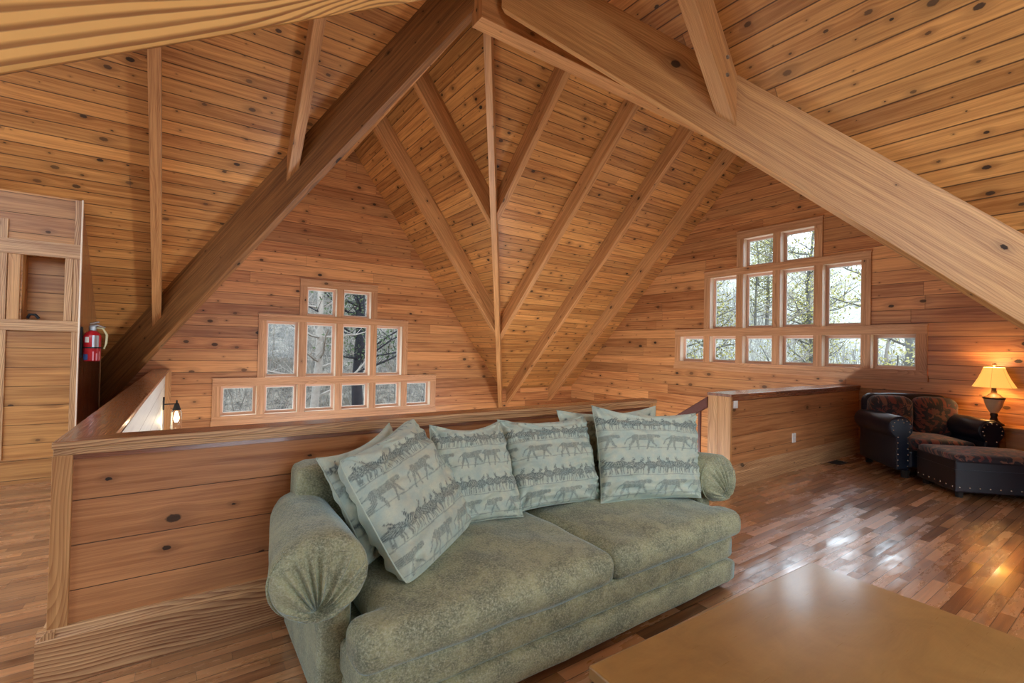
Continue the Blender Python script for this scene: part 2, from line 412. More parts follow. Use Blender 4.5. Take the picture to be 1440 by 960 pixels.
# ------------------------------------------------------------------ roof
def zv(t): return ZR+(ZE-ZR)*t
P0 = (XC, YC, ZR)
def roof(name_pts, u):
    mb = MB(); mb.off = (0, 0); mb.poly(name_pts, u); return struct(mb, 'ceiling', 'ceil')
FR, FL, NR, NL = (XC+WX, YF, ZE), (XN, YF, ZE), (XC+WX, YN, ZE), (XN, YN, ZE)
roof([P0, FR, (XC, YF, ZR)], (0, 1, 0))
roof([P0, (XC, YF, ZR), FL], (0, 1, 0))
roof([P0, (XR, YC, ZR), (XR, YF, ZE), FR], (1, 0, 0))
roof([P0, NR, (XR, YN, ZE), (XR, YC, ZR)], (1, 0, 0))
roof([P0, (XC, YB, ZR), (XC+WX, YB, ZE), NR], (0, 1, 0))
roof([P0, FL, (XL, YF, ZE), (XL, YC, ZR)], (1, 0, 0))
def lerp(a, b, t): return tuple(a[i]+(b[i]-a[i])*t for i in range(3))
def skylit(pts_outer, a, b, c, d, u, wn):
    """slope with a glazed opening a-b-c-d"""
    mb = MB(); mb.off = (0, 0); o = pts_outer
    for i in range(4):
        j = (i+1) % 4; q = [a, b, c, d]
        mb.poly([o[i], o[j], q[j], q[i]], u)
    struct(mb, 'ceiling', 'ceil')
    w = thing(wn, None, None, a, kind='structure')
    gb = MB(); gb.poly([a, b, c, d], u); gb.build('pane', 'glass', w)
    fb = MB()
    for p, q in ((a, b), (b, c), (c, d), (d, a), (lerp(a, b, .5), lerp(d, c, .5))): fb.tube([p, q], .035, 4)
    fb.build('frame', 'casing', w)
# near-left slopes behind the camera carry skylights added for more daylight (never in frame)
def onC(x, y): return (x, y, ZR-SA*abs(x-XC))
def onD(x, y): return (x, y, ZR-SB*abs(y-YC))
skylit([P0, NL, (XN, YB, ZE), (XC, YB, ZR)], onC(1.6, 1.2), onC(.0, -1.2), onC(0., -5.1), onC(1.6, -5.1), (0, 1, 0), 'added_skylight_4')
skylit([P0, (XL, YC, ZR), (XL, YN, ZE), NL], onD(-.6, 3.0), onD(-5.1, 3.0), onD(-5.1, .5), onD(-2.0, .5), (1, 0, 0), 'added_skylight_5')

# ------------------------------------------------------------------ walls
def wall_with_group(name, plane, c0, base, gable_c, half, slope_side, amin, amax, mat='wall', bottom=LOW, extra=None):
    """plane 'y' (far) or 'x' (right): builds the gable wall around the stepped window group"""
    zs = [bottom, base+.06, base+.80, base+1.97, base+2.66]
    hw = [0, 2.02, 1.35, .70]              # half width of the stepped hole in each band
    top = lambda a: max(ZE, ZR-slope_side*abs(a-gable_c)) if abs(a-gable_c) < half else ZE
    mb = MB(); mb.off = (0, 0)
    def P(a, z): return (a, YF, z) if plane == 'y' else (XR, a, z)
    u = (1, 0, 0) if plane == 'y' else (0, 1, 0)
    # vertical slices between break abscissae, horizontal bands within
    br = sorted({amin, amax, gable_c, max(amin, gable_c-half), min(amax, gable_c+half), *[c0+s*h for h in hw[1:] for s in (-1, 1)]})
    br = [b for b in br if amin <= b <= amax]
    for l, r in zip(br, br[1:]):
        if r-l < 1e-4: continue
        mid = (l+r)/2
        hole = None
        k = abs(mid-c0)
        if k < hw[3]: hole = (zs[1], zs[4])
        elif k < hw[2]: hole = (zs[1], zs[3])
        elif k < hw[1]: hole = (zs[1], zs[2])
        lo = bottom
        if extra:
            for (e0, e1, ez0, ez1) in extra:
                if e0-1e-3 <= l and r <= e1+1e-3: lo = ez1
        if hole:
            mb.poly([P(l, lo), P(r, lo), P(r, hole[0]), P(l, hole[0])], u)
            mb.poly([P(l, hole[1]), P(r, hole[1]), P(r, top(r)), P(l, top(l))], u)
        else:
            mb.poly([P(l, lo), P(r, lo), P(r, top(r)), P(l, top(l))], u)
    return struct(mb, name, mat)
WF_C, WF_B = 2.560, 0.075
WR_C, WR_B = 4.196, 1.152
wall_with_group('wall_far', 'y', WF_C, WF_B, XC, WX, SA, XL, XR)
wall_with_group('wall_right', 'x', WR_C, WR_B, YC, WY, SB, YN, YF)
# hidden walls
def flat(name, pts, u, mat='wall'):
    mb = MB(); mb.off = (0, 0); mb.poly(pts, u); return struct(mb, name, mat)
flat('wall_eave', [(XC+WX, YN, 0), (XR, YN, 0), (XR, YN, ZE), (XC+WX, YN, ZE)], (1, 0, 0))
flat('wall_eave', [(XC+WX, YN, 0), (XC+WX, YB, 0), (XC+WX, YB, ZE), (XC+WX, YN, ZE)], (0, 1, 0))
flat('wall_eave', [(XN, YN, 0), (XN, YB, 0), (XN, YB, ZE), (XN, YN, ZE)], (0, 1, 0))
flat('wall_eave', [(XN, YN, 0), (XL, YN, 0), (XL, YN, ZE), (XN, YN, ZE)], (1, 0, 0))
def big_gable(name, wn, plane, c, half, pos):
    # unseen gable behind the camera, glazed tall to let in more daylight
    P = (lambda a, z: (a, pos, z)) if plane == 'y' else (lambda a, z: (pos, a, z))
    u = (1, 0, 0) if plane == 'y' else (0, 1, 0)
    sl = (ZR-ZE)/half; mb = MB(); mb.off = (0, 0)
    a, b = c-2.3, c+2.3; zt = 2.5
    mb.poly([P(c-half, 0), P(a, 0), P(a, ZR-sl*2.3), P(c-half, ZE)], u)
    mb.poly([P(b, 0), P(c+half, 0), P(c+half, ZE), P(b, ZR-sl*2.3)], u)
    mb.poly([P(a, zt) if False else P(a, min(zt, ZR-sl*2.3)), P(b, min(zt, ZR-sl*2.3)), P(b, ZR-sl*2.3), P(c, ZR), P(a, ZR-sl*2.3)], u)
    struct(mb, name, 'wall')
    w = thing(wn, None, None, P(c, .0), kind='structure'); f = MB(); zt = min(zt, ZR-sl*2.3)
    for i in range(5):
        aa = a+(b-a)*i/4; f.tube([P(aa, 0), P(aa, zt)], .05, 4)
    for z in (.04, zt): f.tube([P(a, z), P(b, z)], .05, 4)
    f.build('frame', 'casing', w); gb = MB(); gb.poly([P(a, 0), P(b, 0), P(b, zt), P(a, zt)], u); gb.build('pane', 'glass', w)
big_gable('wall_near', 'window_6', 'y', XC, WX, YB)
big_gable('wall_left', 'window_7', 'x', YC, WY, XL)

# ------------------------------------------------------------------ floor, stair void
RX = -.444; RY = 2.84
mb = MB(); mb.off = (0, 0)
for (x0, x1, y0, y1) in ((XL, XR, YB, 2.99), (XL, -.27, 2.99, YF)):
    mb.poly([(x0, y0, 0), (x1, y0, 0), (x1, y1, 0), (x0, y1, 0)], (1, 0, 0))
struct(mb, 'floor', 'floor')
mb = MB(); mb.off = (0, 0); mb.poly([(-.27, 2.99, LOW), (XR, 2.99, LOW), (XR, YF, LOW), (-.27, YF, LOW)], (1, 0, 0)); struct(mb, 'floor', 'lower')
flat('wall_stairwell', [(-.26, 2.99, LOW), (-.18, YF, LOW), (-.18, YF, .98), (-.26, 2.99, .98)], (0, 1, 0), 'white_wall')
flat('wall_stairwell', [(-.27, 3.0, LOW), (XR, 3.0, LOW), (XR, 3.0, -.01), (-.27, 3.0, -.01)], (1, 0, 0), 'wall')

# ------------------------------------------------------------------ window groups
def window_group(name, plane, c0, base):
    sgn = 1
    def P(a, d, z):    # a along the wall, d depth outward from the room face, z up
        return (a, YF+d, z) if plane == 'y' else (XR+d, a, z)
    root = thing(name, None, None, P(c0, 0, base), kind='structure')
    pitch, op = .676, .55; mull = pitch-op; cas = .125
    rows = [(3, base+.152, base+.667), (2, base+.812, base+1.835), (1, base+1.965, base+2.508)]
    def box(mb, a0, a1, d0, d1, z0, z1, u):
        lo = P(a0, d0, z0); hi = P(a1, d1, z1)
        mb.newoff(); mb.box([min(x, y) for x, y in zip(lo, hi)], [max(x, y) for x, y in zip(lo, hi)], u)
    ua = 'x' if plane == 'y' else 'y'
    def outer(n): return n*pitch-mull/2+cas
    # casing
    cb = MB(); D0 = -.022
    zb = [rows[0][1]-.152+.0, rows[0][2], rows[1][1], rows[1][2], rows[2][1], rows[2][2], rows[2][2]+.15]
    o3, o2, o1 = outer(3), outer(2), outer(1)
    box(cb, c0-o3-.012, c0+o3+.012, D0-.012, 0, base-.012, base+.075, ua)            # sill board
    box(cb, c0-o3, c0+o3, D0, 0, base+.075, rows[0][1], ua)
    box(cb, c0-o3, c0+o3, D0, 0, rows[0][2], rows[1][1], ua)
    box(cb, c0-o2, c0+o2, D0, 0, rows[1][2], rows[2][1], ua)
    box(cb, c0-o1, c0+o1, D0, 0, rows[2][2], rows[2][2]+.145, ua)
    for (o, z) in ((o3, rows[1][1]), (o2, rows[2][1]), (o1, rows[2][2]+.145)):
        box(cb, c0-o-.012, c0+o+.012, D0-.012, 0, z-.018, z+.002, ua)
    for n, z0, z1 in rows:
        for s in (-1, 1):
            a = n*pitch-mull/2; box(cb, c0+s*a, c0+s*(a+cas), D0, 0, z0, z1, 'z')
        for k in range(-n+1, n):
            box(cb, c0+k*pitch-mull/2, c0+k*pitch+mull/2, D0, 0, z0, z1, 'z')
    cb.build('casing', 'casing', root)
    DEP = .12
    for n, z0, z1 in rows:
        for k in range(-n, n):
            a0 = c0+k*pitch+mull/2; a1 = a0+op
            rb = MB(); t = .02
            box(rb, a0-t, a0, 0, DEP+.07, z0-t, z1+t, 'z'); box(rb, a1, a1+t, 0, DEP+.07, z0-t, z1+t, 'z')
            box(rb, a0, a1, 0, DEP+.07, z0-t, z0, ua); box(rb, a0, a1, 0, DEP+.07, z1, z1+t, ua)
            rv = rb.build('reveal', 'reveal', root)
            sb = MB(); f = .042
            box(sb, a0, a0+f, DEP, DEP+.04, z0, z1, 'z'); box(sb, a1-f, a1, DEP, DEP+.04, z0, z1, 'z')
            box(sb, a0+f, a1-f, DEP, DEP+.04, z0, z0+f, ua); box(sb, a0+f, a1-f, DEP, DEP+.04, z1-f, z1, ua)
            so = sb.build('sash', 'sash', root)
            eb = MB(); e = .012
            for (q0, q1, y0, y1) in ((a0+f, a0+f+e, z0+f, z1-f), (a1-f-e, a1-f, z0+f, z1-f), (a0+f, a1-f, z0+f, z0+f+e), (a0+f, a1-f, z1-f-e, z1-f)):
                box(eb, q0, q1, DEP+.01, DEP+.02, y0, y1, ua)
            eb.build('glazing_bead', 'white_plastic', so)
            gb = MB(); gb.poly([P(a0+f, DEP+.025, z0+f), P(a1-f, DEP+.025, z0+f), P(a1-f, DEP+.025, z1-f), P(a0+f, DEP+.025, z1-f)], AX[ua])
            gb.build('pane', 'glass', so)
    # blank off the backing between openings so no daylight leaks round the reveals
    return root
window_group('window_1', 'y', WF_C, WF_B)
window_group('window_2', 'x', WR_C, WR_B)

# ------------------------------------------------------------------ beams
def valley_beam(sx, sy, b, drop, mat, label, t0=0., t1=1.):
    dx, dy = sx*WX, sy*WY; L = math.hypot(dx, dy); n = Vector((-dy/L, dx/L, 0))
    def at(t, s, dz): return Vector((XC+dx*t, YC+dy*t, zv(t)-dz))+n*s
    mb = MB(); d = (at(1, 0, 0)-at(0, 0, 0))
    up = -b*1.1
    sec0 = [at(t0, -b, drop), at(t0, b, drop), at(t0, b, up), at(t0, -b, up)]
    mb.prism(sec0, at(t1, 0, 0)-at(t0, 0, 0), d)
    o = mb.build('valley_beam', mat, bevel=.006)
    return tag(o, label, 'ceiling beam', 'valley beams meeting at the crossing', 'thing')
valley_beam(-1, 1, .05, .622, 'beam_l', 'dark brown sloping beam crossing the left side, ending behind the half wall', .012, 1.02)
VR = valley_beam(1, -1, .05, .60, 'beam_r', 'broad pale sloping beam descending across the upper right', .03, 1.02)
valley_beam(-1, -1, .07, .47, 'beam_n', 'close boldly grained beam filling the upper left corner', .0, 1.02)
valley_beam(1, 1, .045, .54, 'rafter', 'slender valley beam dropping between the two gables', .03, 1.0)
def ridge(a, b, hw, z0, label):
    mb = MB(); d = Vector(b)-Vector(a)
    n = Vector((-d.y, d.x, 0)).normalized()*hw
    A = Vector(a); z1 = ZR+.02
    sec = [Vector((A.x, A.y, z0))-n, Vector((A.x, A.y, z0))+n, Vector((A.x, A.y, z1))+n*.2, Vector((A.x, A.y, z1))-n*.2]
    if True:
        sl = .2
        sec = [Vector((A.x, A.y, z0))-n, Vector((A.x, A.y, z0))+n, Vector((A.x, A.y, ZR-hw*.9))+n, Vector((A.x, A.y, ZR))+n*0, Vector((A.x, A.y, ZR-hw*.9))-n]
    mb.prism(sec, d, d)
    o = mb.build('ridge_beam', 'rafter', bevel=.005); return tag(o, label, 'ceiling beam', None, 'thing')
ridge((XC-.1, YC, 0), (XR, YC, 0), .10, 4.83, 'pale ridge beam running from the crossing to the right gable')
ridge((XC, YC+.1, 0), (XC, YF, 0), .07, 5.14, 'short ridge beam running to the left gable peak')
ridge((XC, YC-.1, 0), (XC, YB, 0), .07, 5.14, 'ridge beam of the near wing above the upper frame edge')
ridge((XC-.1, YC, 0), (XL, YC, 0), .07, 5.14, 'ridge beam of the left wing behind the close grained beam')

def rafter(arm, c, w, drop, label, group, mat='rafter', extra=0.):
    """common / jack rafter hanging under a slope; arm gives slope, c its fixed coordinate"""
    pts = []
    h = w/2; mb = MB()
    def sec(q):  # returns (near ridge point xy, far point xy) at lateral offset q
        if arm == 'B':
            x = c+q; y1 = YC+(x-XC)*WY/WX if x < XC+WX else YF+extra
            return (x, YC+.09), (x, min(y1, YF+extra) if x < XC+WX else y1)
        if arm == 'A':
            y = c+q; x1 = XC+(y-YC)*WX/WY; return (XC+.07, y), (x1, y)
        if arm == 'D':
            x = c+q; y1 = YC+(XC-x)*WY/WX if x > XN else YF
            return (x, YC+.07), (x, y1)
        if arm == 'C':
            y = c+q; x1 = XC+(YC-y)*WX/WY if y > YN else XC+WX; return (XC+.07, y), (x1, y)
        if arm == 'Al':
            y = c+q; return (XC-.07, y), (XC-(y-YC)*WX/WY, y)
        if arm == 'Bn':
            x = c+q; return (x, YC-.1), (x, YC-(x-XC)*WY/WX if x < XC+WX else YN)
    rz = lambda p: ZR-(SA*abs(p[0]-XC) if arm in ('A', 'C', 'Al') else SB*abs(p[1]-YC))
    L0, L1 = sec(-h); R0, R1 = sec(h)
    V = lambda p, dz: Vector((p[0], p[1], rz(p)-dz))
    a, b, c2, d = V(L0, .002), V(L1, .002), V(R1, .002), V(R0, .002)
    a2, b2, c3, d2 = V(L0, drop), V(L1, drop), V(R1, drop), V(R0, drop)
    if extra and arm == 'B': pass
    u = b-a
    for f in ([a2, b2, c3, d2], [a, a2, d2, d], [b, c2, c3, b2], [a, b, b2, a2], [d, d2, c3, c2], [a, d, c2, b]): mb.poly(f, u)
    o = mb.build('rafter', mat, bevel=.004); recalc(o)
    if arm == 'C':
        for zz in (.12, .27):
            xb = XC+(YC-c)*WX/WY-.17; bm_ = MB(); bm_.tube([(xb, c-h-.012, rz((xb, c))-zz), (xb, c-h+.01, rz((xb, c))-zz)], .016, 10); bm_.build('bolt', 'steel', o)
    return tag(o, label, 'rafter', group, 'thing')
rafter('B', 3.955, .10, .36, 'shortest rafter right of the valley beam, nearest the crossing', 'rafters of the right gable')
rafter('B', 5.285, .10, .36, 'second rafter right of the slender valley beam, meeting it near its foot', 'rafters of the right gable')
rafter('B', 6.60, .10, .36, 'third rafter right of the valley beam, reaching the low eave wall', 'rafters of the right gable')
rafter('B', 7.92, .10, .36, 'rafter nearest the right gable wall', 'rafters of the right gable')
rafter('A', 6.18, .11, .45, 'upper rafter left of the slender valley beam', 'rafters of the left gable')
rafter('A', 7.81, .11, .50, 'lower longer rafter left of the valley beam, beside the left gable wall', 'rafters of the left gable')
rafter('D', 1.05, .11, .33, 'short rafter resting on the dark sloping beam near its upper end', 'rafters of the left wing')
rafter('D', -.26, .10, .33, 'long thin rafter coming down to the dark sloping beam', 'rafters of the left wing')
rafter('C', 2.28, .13, .46, 'pale bolted rafter landing on the broad sloping beam at top right', 'rafters of the near wing', 'post')
rafter('Al', 6.18, .11, .45, 'rafter hidden behind the dark sloping beam, upper', 'rafters of the left gable')
rafter('Al', 7.81, .11, .50, 'rafter hidden behind the dark sloping beam, lower', 'rafters of the left gable')
for i, x in enumerate((3.98, 5.30, 6.63, 7.97)):
    rafter('Bn', x, .12, .26, 'rafter on the near slope of the right gable, behind the broad beam', 'near slope rafters')

# ------------------------------------------------------------------ sofa half wall (L-shaped)
hw = thing('half_wall', 'L-shaped pine board half wall around the stairwell behind the sofa', 'half wall', (RX, RY, 0))
X2 = 3.655; TH = .15
lx = lambda y: RX+(y-RY)*(.10/(YF-RY))      # the left leg drifts slightly
mb = MB(); mb.off = (0, 0)
fy = RY+.02
mb.off = (3.3, .022)
mb.poly([(RX+.02, fy, .0), (X2-.02, fy, .0), (X2-.02, fy, 1.0), (RX+.02, fy, 1.0)], (1, 0, 0))
mb.poly([(lx(RY)+.02, YF, 0), (RX+.02, fy, 0), (RX+.02, fy, 1.0), (lx(YF)+.02, YF, 1.0)], (0, 1, 0))
mb.poly([(X2-.02, fy, 0), (X2-.02, fy+TH-.04, 0), (X2-.02, fy+TH-.04, 1), (X2-.02, fy, 1)], (0, 0, 1))
mb.poly([(-.25, fy+TH-.04, 0), (X2-.02, fy+TH-.04, 0), (X2-.02, fy+TH-.04, 1), (-.25, fy+TH-.04, 1)], (1, 0, 0))
mb.build('panel', 'half', hw)
def capbox(mb, x0, x1, y0, y1, z0, z1, u): mb.newoff(); mb.box((x0, y0, z0), (x1, y1, z1), u)
mb = MB(); zc = 1.049
mb.prism([(RX, RY, zc-.03), (X2+.004, RY, zc-.03), (X2+.004, RY+.155, zc-.03), (RX+.2, RY+.155, zc-.03)], (0, 0, .03), (1, 0, 0))
mb.build('cap_board', 'cap', hw, bevel=.003)
mb = MB()
mb.prism([(RX, RY, zc-.03), (RX+.2, RY+.155, zc-.03), (lx(YF)+.215, YF, zc-.03), (lx(YF), YF, zc-.03)], (0, 0, .03), (0, 1, 0))
mb.build('cap_board', 'cap', hw, bevel=.003)
mb = MB()
capbox(mb, RX-.002, X2+.006, RY-.003, RY+.02, zc-.031, zc-.002, 'x')
mb.build('cap_edging', 'trim', hw, bevel=.002)
mb = MB(); capbox(mb, RX+.003, X2, RY+.001, RY+.03, zc-.062, zc-.0315, 'x'); mb.build('cap_moulding', 'trim', hw, bevel=.003)
mb = MB(); capbox(mb, RX+.008, X2-.005, RY+.012, RY+.03, zc-.085, zc-.062, 'x'); mb.build('cap_moulding', 'cap', hw)
mb = MB(); capbox(mb, RX, RX+.068, RY-.0, RY+.03, .2, zc-.062, 'z'); mb.build('corner_trim', 'post', hw, bevel=.003)
mb = MB(); capbox(mb, X2-.085, X2, RY-.0, RY+.16, .2, zc-.03, 'z'); mb.build('corner_trim', 'post', hw, bevel=.003)
mb = MB()   # baseboard with bevelled top
for (p, q) in (((RX-.03, RY-.03), (X2, RY-.03)),):
    prof = [(RY-.03, 0), (RY-.03, .2), (RY-.012, .215), (RY+.0, .235), (RY+.03, .235), (RY+.03, 0)]
    mb.prism([(RX-.03, y, z) for y, z in prof], (X2-RX+.035, 0, 0), (1, 0, 0))
mb.build('baseboard', 'trim', hw)
mb = MB(); mb.prism([(RX-.03, RY-.025, 0), (RX-.03, RY-.025, .2), (RX-.0, RY-.025, .233), (RX+.03, RY-.025, .233), (RX+.03, RY-.025, 0)], (.1, YF-RY+.025, 0), (0, 1, 0))
mb.build('baseboard', 'trim', hw)
mb = MB(); mb.box((-.255, YF-.06, -1.), (-.10, YF-.005, 1.02), 'z'); mb.build('end_trim', 'post', hw, bevel=.002)

# ------------------------------------------------------------------ right half wall
rw = thing('half_wall', 'straight pine half wall with pale end post, right of the stairs', 'half wall', (5.045, 2.92, 0))
PX, PY, PT, RZ = 5.045, 2.92, .275, 1.033
mb = MB(); mb.off = (1.2, .047)
mb.poly([(PX+.02, PY+.012, 0), (XR-.004, PY+.012, 0), (XR-.004, PY+.012, 1.0), (PX+.02, PY+.012, 1.0)], (1, 0, 0))
mb.poly([(PX+.02, PY+PT-.012, 0), (XR-.004, PY+PT-.012, 0), (XR-.004, PY+PT-.012, 1.0), (PX+.02, PY+PT-.012, 1.0)], (1, 0, 0))
mb.build('panel', 'half', rw)
mb = MB(); mb.box((PX-.004, PY-.014, RZ-.03), (XR-.004, PY+PT+.01, RZ), 'x'); mb.build('cap_board', 'cap', rw, bevel=.003)
mb = MB(); mb.box((PX+.03, PY-.004, RZ-.075), (XR-.004, PY+.012, RZ-.03), 'x'); mb.build('cap_moulding', 'cap', rw, bevel=.003)
mb = MB(); mb.box((PX, PY-.004, 0), (PX+.03, PY+.15, RZ-.03), 'z'); mb.newoff(); mb.box((PX, PY+.152, 0), (PX+.03, PY+PT, RZ-.03), 'z'); mb.build('end_post', 'post', rw, bevel=.002)
mb = MB(); prof = [(PY-.03, 0), (PY-.03, .15), (PY-.02, .165), (PY+.012, .235), (PY+.02, .235), (PY+.02, 0)]
mb.prism([(PX+.03, y, z) for y, z in prof], (XR-PX-.035, 0, 0), (1, 0, 0)); mb.build('baseboard', 'trim', rw, bevel=.002)
o = MB()
for z0, z1 in ((.895, .965),):
    o.box((5.118, PY-.002, .872), (5.197, PY+.013, .968), 'z')
sw = o.build('switch_plate', 'white_plastic', bevel=.003); tag(sw, 'white light switch plate at the top of the right half wall', 'light switch')
o = MB(); o.box((5.135, PY-.008, .9), (5.15, PY-.002, .94), 'z'); o.box((5.165, PY-.008, .9), (5.18, PY-.002, .94), 'z'); o.build('toggle', 'white_plastic', sw)
o = MB(); o.box((6.52, PY-.002, .35), (6.6, PY+.013, .47), 'z'); ol = o.build('outlet', 'white_plastic', bevel=.003); tag(ol, 'white power outlet low on the right half wall', 'outlet')
o = MB()
for z in (.38, .425): o.box((6.543, PY-.005, z), (6.577, PY-.001, z+.028), 'z')
o.build('socket', 'lab_w', ol)

# stairs, handrail
st = thing('staircase', 'wooden stairs descending between the two half walls', 'stairs', (4.35, 3.0, 0))
for i in range(13):
    mb = MB(); y = 3.02+i*.27; z = -.2*(i+1); mb.box((3.68, y, z-.04), (5.03, y+.3, z), 'x'); mb.build('tread', 'floor', st)
hr = thing('handrail', 'dark stained stair handrail leaving the pale end post', 'handrail', (5.06, 3.2, 1.0))
mb = MB(); mb.prism([(5.03, PY+PT, .985), (5.03, PY+PT, .86), (5.03, 5.9, -.87), (5.03, 5.9, -.75)], (.04, 0, 0), (0, 1, -.65)); mb.build('rail', 'dark_wood', hr, bevel=.006)
for i in range(9):
    y = 3.30+i*.29; mb = MB(); zt = .985-.648*(y-3.195)-.1; mb.box((5.037, y-.014, zt-1.05), (5.063, y+.014, zt), 'z'); mb.build('baluster', 'dark_wood', hr)

# ------------------------------------------------------------------ built-in cupboard on the left
CY, CX = 6.95, -.906
cb = thing('built_in_cupboard', 'tall board-faced built-in cupboard reaching the sloped ceiling at far left', 'cupboard', (CX, CY, 0))
ztop = ZR-SB*(CY-YC)
mb = MB(); mb.off = (0, 0)
nx0, nx1, nz0, nz1 = -1.357, -1.032, 1.696, 2.381
for (x0, x1, z0, z1) in ((XL, nx0, 0, ztop), (nx1, CX, 0, ztop), (nx0, nx1, 0, nz0), (nx0, nx1, nz1, ztop)):
    mb.poly([(x0, CY, z0), (x1, CY, z0), (x1, CY, z1), (x0, CY, z1)], (1, 0, 0))
mb.poly([(nx0, CY+.22, nz0), (nx1, CY+.22, nz0), (nx1, CY+.22, nz1), (nx0, CY+.22, nz1)], (1, 0, 0))
for f in ([(nx0, CY, nz0), (nx0, CY+.22, nz0), (nx0, CY+.22, nz1), (nx0, CY, nz1)], [(nx1, CY, nz0), (nx1, CY+.22, nz0), (nx1, CY+.22, nz1), (nx1, CY, nz1)]): mb.poly(f, (0, 0, 1))
for z in (nz0, nz1): mb.poly([(nx0, CY, z), (nx1, CY, z), (nx1, CY+.22, z), (nx0, CY+.22, z)], (1, 0, 0))
mb.build('front_panel', 'cup', cb)
mb = MB(); mb.off = (0, 0); YS = 8.75
mb.poly([(CX, CY, 0), (CX, YS, 0), (CX, YS, ZR-SB*(YS-YC)), (CX, CY, ztop)], (0, 0, 1)); mb.build('side_panel', 'cap', cb)
def trimbox(x0, x1, z0, z1, u, name='trim_board', y=CY, d=.02, m='trim'):
    mb = MB(); mb.box((x0, y-d, z0), (x1, y, z1), u); mb.build(name, m, cb, bevel=.002)
trimbox(-0.964, -0.906, .25, 1.582, 'z', 'stile'); trimbox(-0.964, -0.906, 1.696, 2.371, 'z', 'stile'); trimbox(-0.964, -0.906, 2.528, ztop-.01, 'z', 'stile')
trimbox(-1.032, -0.969, 1.696, 2.371, 'z', 'stile')
trimbox(-1.713, -0.906, 2.371, 2.528, 'x', 'cross_rail', d=.028); trimbox(-1.713, -0.906, 1.582, 1.696, 'x', 'cross_rail', d=.028)
trimbox(-1.459, -1.371, 1.696, 2.371, 'z', 'stile', m='post'); trimbox(-1.527, -1.468, 1.696, 2.724, 'z', 'stile')
trimbox(-1.527, -1.459, .25, 1.582, 'z', 'stile')
trimbox(XL, -0.906, 0, .25, 'x', 'baseboard', d=.025, m='cup')
mb = MB(); mb.box((CX-.005, CY-.03, .25), (CX+.006, CY+.012, ztop), 'z'); mb.build('corner_bead', 'reveal', cb)
mb = MB(); mb.box((CX-.004, YS-.012, 0), (CX+.006, YS, ZR-SB*(YS-YC)), 'z'); mb.build('corner_bead', 'post', cb)
mb = MB(); mb.tube([(-1.33, CY+.1, nz0+.02), (-1.31, CY+.1, nz0+.06), (-1.27, CY+.1, nz0+.06), (-1.24, CY+.1, nz0+.02)], .014, 8)
bk = mb.build('black_ornament', 'black'); tag(bk, 'small curved black object lying in the cupboard niche', 'ornament')

# fire extinguisher
fx, fyy = CX+.1, 7.07
fe = thing('fire_extinguisher', 'red fire extinguisher hung on the cupboard side panel', 'fire extinguisher', (fx, fyy, 1.26))
mb = MB(); r = .078
mb.lathe([(0, 1.26), (r*.85, 1.26), (r, 1.28), (r, 1.52), (r*.97, 1.545), (r*.75, 1.58), (r*.35, 1.60), (.03, 1.62), (0, 1.62)], (fx, fyy), 24); mb.build('cylinder', 'red', fe, smooth=True)
mb = MB(); mb.lathe([(.028, 1.60), (.034, 1.61), (.034, 1.65), (.02, 1.66), (0, 1.66)], (fx, fyy), 12); mb.build('valve', 'steel', fe)
mb = MB(); mb.tube([(fx-.02, fyy-.02, 1.655), (fx+.05, fyy-.05, 1.665), (fx+.11, fyy-.03, 1.64)], [.012, .012, .008], 6); mb.tube([(fx-.02, fyy-.02, 1.68), (fx+.06, fyy-.05, 1.70)], .01, 6); mb.build('handle', 'steel', fe)
mb = MB(); mb.tube([(fx+.02, fyy, 1.64), (fx+.09, fyy-.02, 1.63), (fx+.125, fyy-.02, 1.56), (fx+.12, fyy-.02, 1.46), (fx+.105, fyy-.04, 1.40)], .011, 8); mb.build('hose', 'hose', fe, smooth=True)
def arc_patch(mb, a0, a1, z0, z1, rr, n=8):
    rows = []
    for z in (z0, z1): rows.append([(fx+rr*math.cos(math.radians(a0+(a1-a0)*i/n)), fyy+rr*math.sin(math.radians(a0+(a1-a0)*i/n)), z) for i in range(n+1)])
    mb.grid(rows)
for (a0, a1, z0, z1, m, nm) in ((-135, -105, 1.47, 1.53, 'lab_w', 'round_tag'), (-150, -110, 1.275, 1.34, 'lab_b', 'blue_label'), (-85, -40, 1.42, 1.55, 'steel', 'side_label'), (-82, -72, 1.27, 1.37, 'lab_p', 'stripe'), (-60, -50, 1.27, 1.35, 'lab_p', 'stripe'), (-38, -28, 1.27, 1.37, 'lab_p', 'stripe')):
    mb = MB(); arc_patch(mb, a0, a1, z0, z1, r+.002); mb.build(nm, m, fe)
mb = MB(); arc_patch(mb, -180, 0, 1.405, 1.42, r+.004, 24); mb.build('strap', 'black', fe)
mb = MB(); mb.box((CX+.001, fyy-.03, 1.3), (CX+.018, fyy+.03, 1.64), 'z'); mb.build('bracket', 'black', fe)

